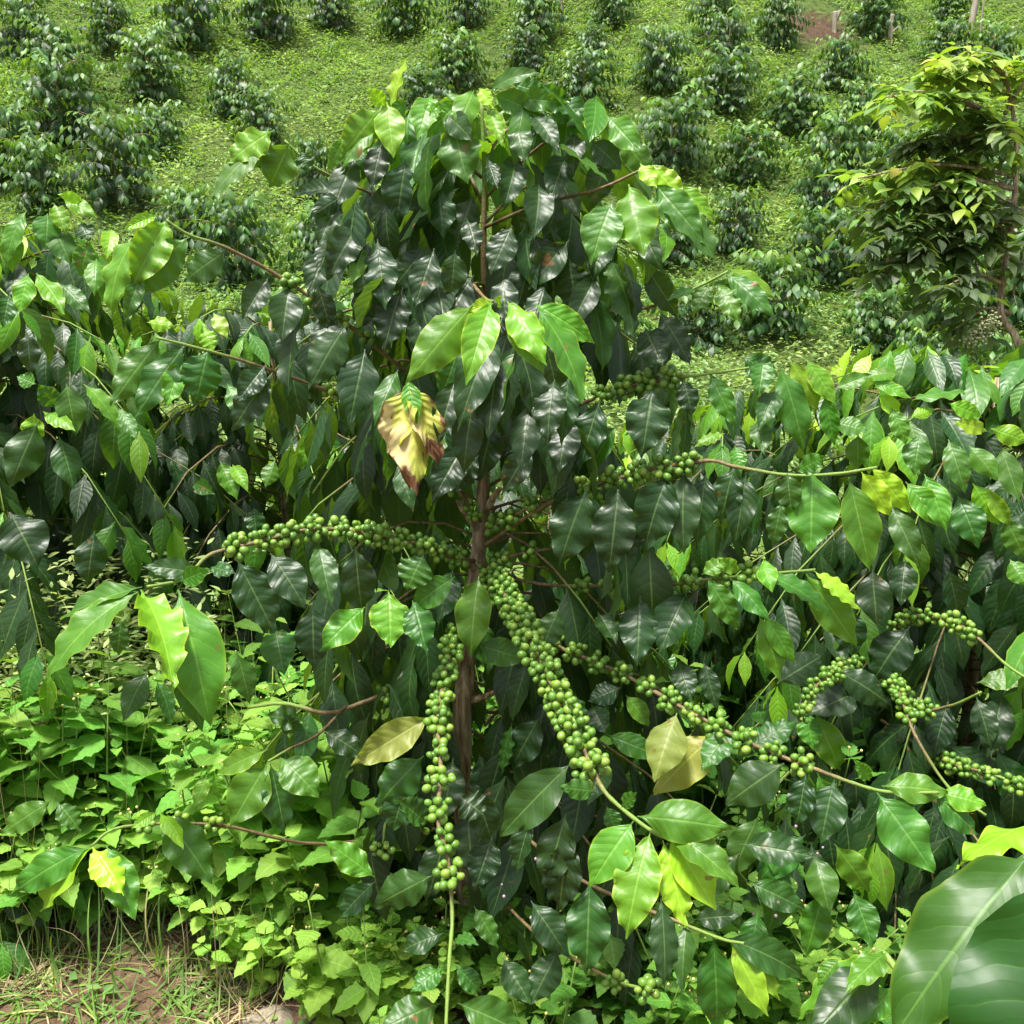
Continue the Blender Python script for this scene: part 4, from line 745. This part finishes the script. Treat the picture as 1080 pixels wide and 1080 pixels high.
# ================================================================== WEEDS
def weed_geo(H, seed, Lmax=.075, nodes=6, wr=.62, side=2, flowers=True, agec=.5):
    r = np.random.default_rng(seed); fm = MB(); sm = MB(); fl = []
    stems = [(np.array([[0, 0, -.01], [r.normal(0, .02), r.normal(0, .02), H * .5], [r.normal(0, .05), r.normal(0, .05), H]]), 1)]
    for k in range(side):
        z = H * r.uniform(.25, .65); az = r.uniform(0, 6.28); q = np.array([math.cos(az), math.sin(az), 0])
        b = stems[0][0][1] * z / (H * .5) if z < H * .5 else stems[0][0][1]; b = np.array([b[0], b[1], z]); ln = H * r.uniform(.25, .45)
        stems.append((np.array([b, b + q * ln * .4 + [0, 0, ln * .35], b + q * ln * .65 + [0, 0, ln * .95]]), .8))
    for pts, sc_ in stems:
        path = smooth_path(pts, 5); add_tube(sm, path, np.linspace(.0032, .0014, len(path)) * sc_, 6)
        a0 = r.uniform(0, 3.14); nn = nodes if sc_ == 1 else max(3, nodes - 2)
        for k in range(nn + 1):
            s = .18 + .82 * k / nn; p, td, _ = path_at(path, s); ang = a0 + k * 1.57; sz = Lmax * sc_ * np.interp(s, [0, .5, .8, 1], [.8, 1, .75, .4]) * r.uniform(.8, 1.2)
            for sg in (0, math.pi):
                o = np.array([math.cos(ang + sg), math.sin(ang + sg), 0]); d = nrm(o + [0, 0, r.uniform(-.35, .4) + (.5 if k == nn else 0)])
                fm.add(*leaf_geo([p], [d], [nrm(np.array([0, 0, 1]) - o * .1 + r.normal(0, .12, 3))], sz, sz * wr * r.uniform(.85, 1.1), r.uniform(.2, .8), r.uniform(-.1, .35), .03, np.clip(agec + r.normal(0, .1) + .2 * (s - .5), 0, 1), 4, 14, prof=OVATE, tooth=.05, seed=seed + k))
        if flowers:
            e = path[-1]
            for j in range(r.integers(1, 4)):
                f = e + np.array([r.normal(0, .012), r.normal(0, .012), .015 + r.uniform(0, .02)]); fl.append(f); add_tube(sm, np.array([e, (e + f) / 2, f]), .0006, 4)
    return fm, sm, fl
WV = [weed_geo(.42, 1, .11, 5, .68, 3, True, .5), weed_geo(.5, 2, .13, 6, .6, 2, True, .45), weed_geo(.32, 3, .085, 5, .74, 3, True, .62), weed_geo(.6, 4, .14, 6, .64, 2, False, .42), weed_geo(.26, 5, .066, 5, .78, 4, False, .6), weed_geo(.38, 6, .095, 6, .66, 3, False, .36)]
def xf(V, loc, s, a, lean=(0, 0)):
    c, s_ = math.cos(a), math.sin(a); V = V * s; X = V[:, 0] * c - V[:, 1] * s_ + V[:, 2] * lean[0]; Y = V[:, 0] * s_ + V[:, 1] * c + V[:, 2] * lean[1]
    return np.stack([X + loc[0], Y + loc[1], V[:, 2] + loc[2]], 1)
def put_weed(fm, sm, fl, v, loc, s, a, dage=0, lean=(0, 0)):
    f0, s0, l0 = WV[v]
    n0 = fm.n
    for V, Fc, A_, G in zip(f0.V, merge_faces(f0), f0.A, f0.G):
        fm.V.append(xf(V, loc, s, a, lean).astype(np.float32)); fm.Fc.append(Fc + fm.n); fm.A.append(A_); fm.G.append(np.clip(G + dage, 0, 1).astype(np.float32)); fm.n += len(V)
    n1 = sm.n
    for V, A_, G in zip(s0.V, s0.A, s0.G): sm.V.append(xf(V, loc, s, a, lean).astype(np.float32)); sm.A.append(A_); sm.G.append(G)
    for Fc in s0.Fc: sm.Fc.append(Fc + n1)
    sm.n += s0.n
    for p in l0: fl.append(xf(np.array([p]), loc, s, a, lean)[0])
def merge_faces(m):
    out = []; off = 0
    for V, Fc in zip(m.V, m.Fc): out.append(Fc - off); off += len(V)
    return out
# flatten variants so that each holds one array
for i, (f0, s0, l0) in enumerate(WV):
    V = np.concatenate(f0.V); Fc = np.concatenate(f0.Fc); A_ = np.concatenate(f0.A); G = np.concatenate(f0.G)
    m_ = MB(); m_.V = [V]; m_.Fc = [Fc]; m_.A = [A_]; m_.G = [G]; m_.n = len(V); WV[i] = (m_, s0, l0)
def flowers_mesh(fl, name, mat, parent=None, org=(0, 0, 0)):
    if not fl: return
    mb = MB(); berries_geo(mb, np.array(fl), np.tile([0, 0, 1.0], (len(fl), 1)), rng.uniform(.0022, .0036, len(fl)), 1); return mb.build(name, mat, parent, org)
# individual weeds that stand out (top px, ground depth via world y)
def solo(px, py_top, Y, v, label, dage=0, s=None):
    # stand on the ground at world depth Y; height from the measured top pixel
    dr = FW + (px - 540) / F * RT + (540 - py_top) / F * UP; t = Y / dr[1]; top = CAM + dr * t; g0 = np.array([top[0], Y, float(hill(top[0], Y))]); h = top[2] - g0[2]
    H0 = [.42, .5, .32, .6, .26, .38][v]; sc_ = h / H0
    sc_ = max(.5, min(sc_, 1.7)); base = g0
    root = thing('weed', label, 'weed', base); fm, sm, fl = MB(), MB(), []
    put_weed(fm, sm, fl, v, base, sc_, rng.uniform(0, 6.28), dage, (rng.normal(0, .08), -.08))
    fm.build('foliage', M_WEED, root, base); sm.build('stem', M_GSTEM, root, base); 
    for p in fl[:6]: flowers_mesh([p], 'flower', M_FLOWER, root, base)
solo(115, 700, 2.28, 3, 'tall broad leaved weed below the drooping leaves of the lower left branch tip', -.05)
solo(30, 705, 2.3, 3, 'tall upright weed with pale serrated leaves at the left edge', .1)
solo(190, 780, 2.2, 1, 'mint like weed with paired serrated leaves left of the bare brown branch', -.08)
solo(20, 800, 2.2, 5, 'bushy weed low at the left edge above the bright yellow leaf pair', 0)
solo(300, 850, 2.12, 0, 'pale green weed with tiny yellow flowers beside the yellowing curled leaf', .1)
solo(255, 850, 2.2, 0, 'heart leaved weed left of the tiny flowered pale green weed', .15)
solo(350, 930, 1.9, 2, 'flowering weed with bright leaves just left of the hanging berries', .2)
solo(400, 975, 1.75, 1, 'light green flowering weed at the bottom edge left of the hanging stem', .15)
solo(650, 960, 1.85, 1, 'weed with pointed leaves under the bright yellow coffee leaf', -.02)
solo(560, 960, 1.85, 5, 'leafy weed at the bottom middle right of the hanging stem', -.1)
solo(545, 1020, 1.7, 0, 'small pointed weed at the bottom edge near the middle', .1)
solo(860, 955, 1.8, 5, 'weed with pale buds among the lower right coffee leaves', .05)
# weed masses
fm, sm, fl = MB(), MB(), []
def mass(n, xr, yr, vs, sr, da, seed, cond=None):
    r = np.random.default_rng(seed)
    for k in range(n):
        x = r.uniform(*xr); y = r.uniform(*yr)
        if cond and not cond(x, y): continue
        put_weed(fm, sm, fl, int(r.choice(vs)), (x, y, float(hill(x, y)) - .01), r.uniform(*sr), r.uniform(0, 6.28), r.normal(da, .1), (r.normal(0, .15), r.normal(-.1, .12)))
mass(125, (-1.35, -.3), (2.1, 2.75), [0, 1, 2, 5, 3], (.75, 1.25), .06, 1, lambda x, y: not (y < 2.22 and x < -.72))
mass(62, (-.7, -.12), (1.78, 2.35), [2, 4, 4], (.6, 1.1), .2, 2, lambda x, y: y > 1.82 + .75 * max(0, -.3 - x))
mass(40, (-1.8, -.8), (2.5, 3.3), [0, 1, 3], (.7, 1.1), .05, 3)
mass(62, (-.2, .9), (1.7, 2.4), [0, 4, 5, 2], (.7, 1.15), -.22, 4)
mass(60, (-.9, 1.2), (2.3, 3.3), [1, 3, 5, 0], (.7, 1.1), -.15, 5)
mass(30, (.35, 1.1), (1.5, 2.0), [0, 5, 4], (.6, .9), .0, 6)
tag(fm.build('undergrowth', M_WEED), 'dense soft bright green leafy weeds round the foot of the central plant', 'ground cover', None, 'stuff')
tag(sm.build('undergrowth_stems', M_GSTEM), 'thin green stems of the dense weeds', 'ground cover', None, 'stuff')
o = flowers_mesh(fl, 'weed_flowers', M_FLOWER); tag(o, 'tiny yellow flower heads on the dense weeds', 'ground cover', None, 'stuff')
r = np.random.default_rng(77); pf = []
for k in range(45):
    x, y, d = r.choice([(430, 840, 2.0), (560, 870, 1.95), (540, 930, 1.85), (850, 880, 1.9), (820, 950, 1.8)]); c = at(x + r.normal(0, 28), y + r.normal(0, 22), d + r.normal(0, .05)); pf.append(c)
o = flowers_mesh(pf, 'pink_weed_flowers', M_PINKF); tag(o, 'small dull pink flower heads among the shaded weeds', 'ground cover', None, 'stuff')
# creeping low cover on the near ground (right of the bare soil) and pale fine weeds on the left
def near_age(x, y, cl, r): return .35 + .3 * cl + r.normal(0, .15, len(x))
cover(26000, (-3, 3), (1.2, 6.1), 'creeping_weeds', (.02, .05), .07, M_COVER, 8, near_age, lambda x, y, r: ~((x < -.38 + .25 * np.sin(y * 5)) & (y < 2.3) & (r.random(len(x)) > .2)), 'low creeping weeds over the soil under the plants')
def fine(n, xr, yr, hr, seed, name, label):
    r = np.random.default_rng(seed); x = r.uniform(*xr, n); y = r.uniform(*yr, n); h = r.uniform(*hr, n)
    P = []; D = []; L = []; A = []
    for i in range(n):
        az = r.uniform(0, 6.28); lean = r.uniform(0, .25)
        for j in range(9):
            f = (j + 1) / 9; P.append([x[i] + math.cos(az) * lean * h[i] * f, y[i] + math.sin(az) * lean * h[i] * f, float(hill(x[i], y[i])) + h[i] * f]); a2 = r.uniform(0, 6.28); D.append([math.cos(a2), math.sin(a2), r.uniform(0, .8)]); L.append(r.uniform(.018, .045)); A.append(np.clip(r.normal(.95, .15), 0, 1))
    n2 = len(P); mb = MB(); mb.add(*leaf_geo(np.array(P), np.array(D), np.tile([0, -.2, 1.0], (n2, 1)) + r.normal(0, .3, (n2, 3)), np.array(L), np.array(L) * .36, .4, .1, 0, np.array(A), 2, 3, prof=([0, .4, 1], [.2, 1, .05]), seed=seed))
    tag(mb.build(name, M_COVER), label, 'ground cover', None, 'stuff')
fine(1900, (-1.8, -.92), (2.35, 2.85), (.45, .86), 9, 'fine_weeds', 'pale yellow green fine leaved weeds by the left edge')

# grass
def blades(n, xf_, seed, Lr, W, mat, name, label, agem, flat=.5, cat='grass'):
    r = np.random.default_rng(seed); P, D, N, L, A = [], [], [], [], []
    for k in range(n):
        x, y = xf_(r); az = r.uniform(0, 6.28); P.append([x, y, float(hill(x, y)) - .004]); D.append([math.cos(az) * flat, math.sin(az) * flat, r.uniform(.4, 1)]); N.append([-math.cos(az), -math.sin(az), .6]); L.append(r.uniform(*Lr)); A.append(np.clip(r.normal(agem, .2), 0, 1))
    P, D, N, L, A = map(np.array, (P, D, N, L, A)); n = len(P); N = -N * [1, 1, -1]
    mb = MB(); mb.add(*leaf_geo(P, D, N, L, W * r.uniform(.6, 1.3, n), r.uniform(.3, 2.3, n) * (1 if Lr[1] < .5 else .35), .3, 0, A, 2, 8, prof=GRASS, seed=seed, twist=r.normal(0, .4, n))); tag(mb.build(name, mat), label, cat, None, 'stuff')
def tuft(cs, sp): 
    def f(r):
        c = cs[r.integers(len(cs))]; return c[0] + r.normal(0, sp), c[1] + r.normal(0, sp)
    return f
gp = [tuple(ray_ground(x, y)[0][:2]) for x, y in [(10, 1000), (20, 960), (40, 1050), (90, 1060), (130, 1010), (180, 1040), (200, 1080), (240, 1050), (60, 1000), (110, 1080), (0, 1075), (160, 975), (225, 1000)]]
blades(620, tuft(gp, .04), 1, (.05, .2), .0055, M_GRASS, 'grass', 'green grass tufts on the bare soil in the lower left corner', .35, 1.5)
gs = [tuple(ray_ground(x, y)[0][:2]) for x, y in [(258, 1045), (275, 1060), (240, 1062), (60, 1020), (100, 985), (30, 1040), (200, 1000)]]
blades(420, tuft(gs, .03), 2, (.06, .2), .0028, M_STRAW, 'straw', 'dry pale straw lying on the soil in the lower left corner', .6, 1.4, 'straw')
blades(60, tuft(gs, .12), 6, (.2, .42), .003, M_STRAW, 'straw', 'long dry stems arching over the soil at the lower left', .7, .9, 'straw')
gd = [(-1.25, 2.35), (-1.1, 2.5), (-.95, 2.45), (-1.0, 2.2), (-.8, 2.5), (-1.4, 2.4)]
blades(60, tuft(gd, .09), 3, (.5, .95), .0018, M_STRAW, 'dry_grass', 'tall thin dry grass stalks in front of the left plant', .8, .35, 'grass')
blades(900, lambda r: (r.uniform(-1.7, .9), r.uniform(2.0, 3.4)), 4, (.12, .36), .005, M_GRASS, 'grass', 'longer green grass between the plants', .35)
# clods, litter and a rock
rg_ = ray_ground(288, 1078)[0]; V0, F0 = ICO[3]
rr = V0 * [.06, .045, .022]; rr = rr * (1 + .12 * np.sin(V0[:, :1] * 5 + V0[:, 1:2] * 3) + .08 * np.sin(V0[:, 2:] * 9 + V0[:, :1] * 7)) + rg_
def rock_mat():
    m, nt = new_mat('pale rock'); g = NT(nt); tc = g.n('ShaderNodeTexCoord').outputs['Object']; a = g.noise(tc, 45, 6, .7).outputs['Fac']
    P = g.n('ShaderNodeBsdfPrincipled'); g.link(g.ramp(a, [(.3, (.12, .09, .06)), (.55, (.32, .27, .20)), (.75, (.45, .40, .32))]), P.inputs['Base Color']); P.inputs['Roughness'].default_value = .9
    bp = g.n('ShaderNodeBump'); bp.inputs['Strength'].default_value = 1; bp.inputs['Distance'].default_value = .01; g.link(a, bp.inputs['Height']); g.link(bp.outputs[0], P.inputs['Normal'])
    out = g.n('ShaderNodeOutputMaterial'); g.link(P.outputs[0], out.inputs[0]); return m
M_ROCK = rock_mat(); tag(MB().add(rr, F0).build('rock', M_ROCK), 'pale flat rock at the bottom edge beside the straw', 'rock')
cm = MB(); r = np.random.default_rng(4)
for k in range(420):
    x, y = r.uniform(-1.3, .1), r.uniform(1.7, 2.5); s = r.uniform(.003, .014); V1, F1 = ICO[1]
    cm.add(V1 * (s * r.uniform(.6, 1.2, 3)) * (1 + .2 * r.normal(0, 1, (len(V1), 1))) + [x, y, float(hill(x, y))], F1)
tag(cm.build('soil_clods', M_SOIL, smooth=False), 'crumbly brown soil clods', 'soil', None, 'stuff')

# ------------------------------------------------------------------ light
SUN_EL, SUN_AZ = R(74), R(225)          # azimuth measured clockwise from +Y: behind the camera, a little left
sd = bpy.data.lights.new('sun', 'SUN'); sd.energy = 4.4; sd.angle = R(12); sd.color = (1, .96, .89); so_ = bpy.data.objects.new('sun', sd); COL.objects.link(so_)
so_.rotation_euler = (R(90) - SUN_EL, 0, math.pi - SUN_AZ) 
w = bpy.data.worlds.new('World'); sc.world = w; w.use_nodes = True; nt = w.node_tree; g = NT(nt); bg = nt.nodes['Background']
sky = g.n('ShaderNodeTexSky', sky_type='NISHITA', sun_disc=False); sky.sun_elevation = SUN_EL; sky.sun_rotation = SUN_AZ; sky.dust_density = 4; sky.air_density = 1.0; sky.ozone_density = 1
hs = g.n('ShaderNodeHueSaturation'); hs.inputs['Saturation'].default_value = .35; g.link(sky.outputs[0], hs.inputs['Color']); g.link(hs.outputs[0], bg.inputs[0]); bg.inputs[1].default_value = .115
sc.view_settings.view_transform = 'Standard'; sc.view_settings.look = 'None'; sc.view_settings.exposure = 1.02; sc.view_settings.gamma = 1

sc.cycles.max_bounces = 6; sc.cycles.diffuse_bounces = 3; sc.cycles.glossy_bounces = 2; sc.cycles.transmission_bounces = 3
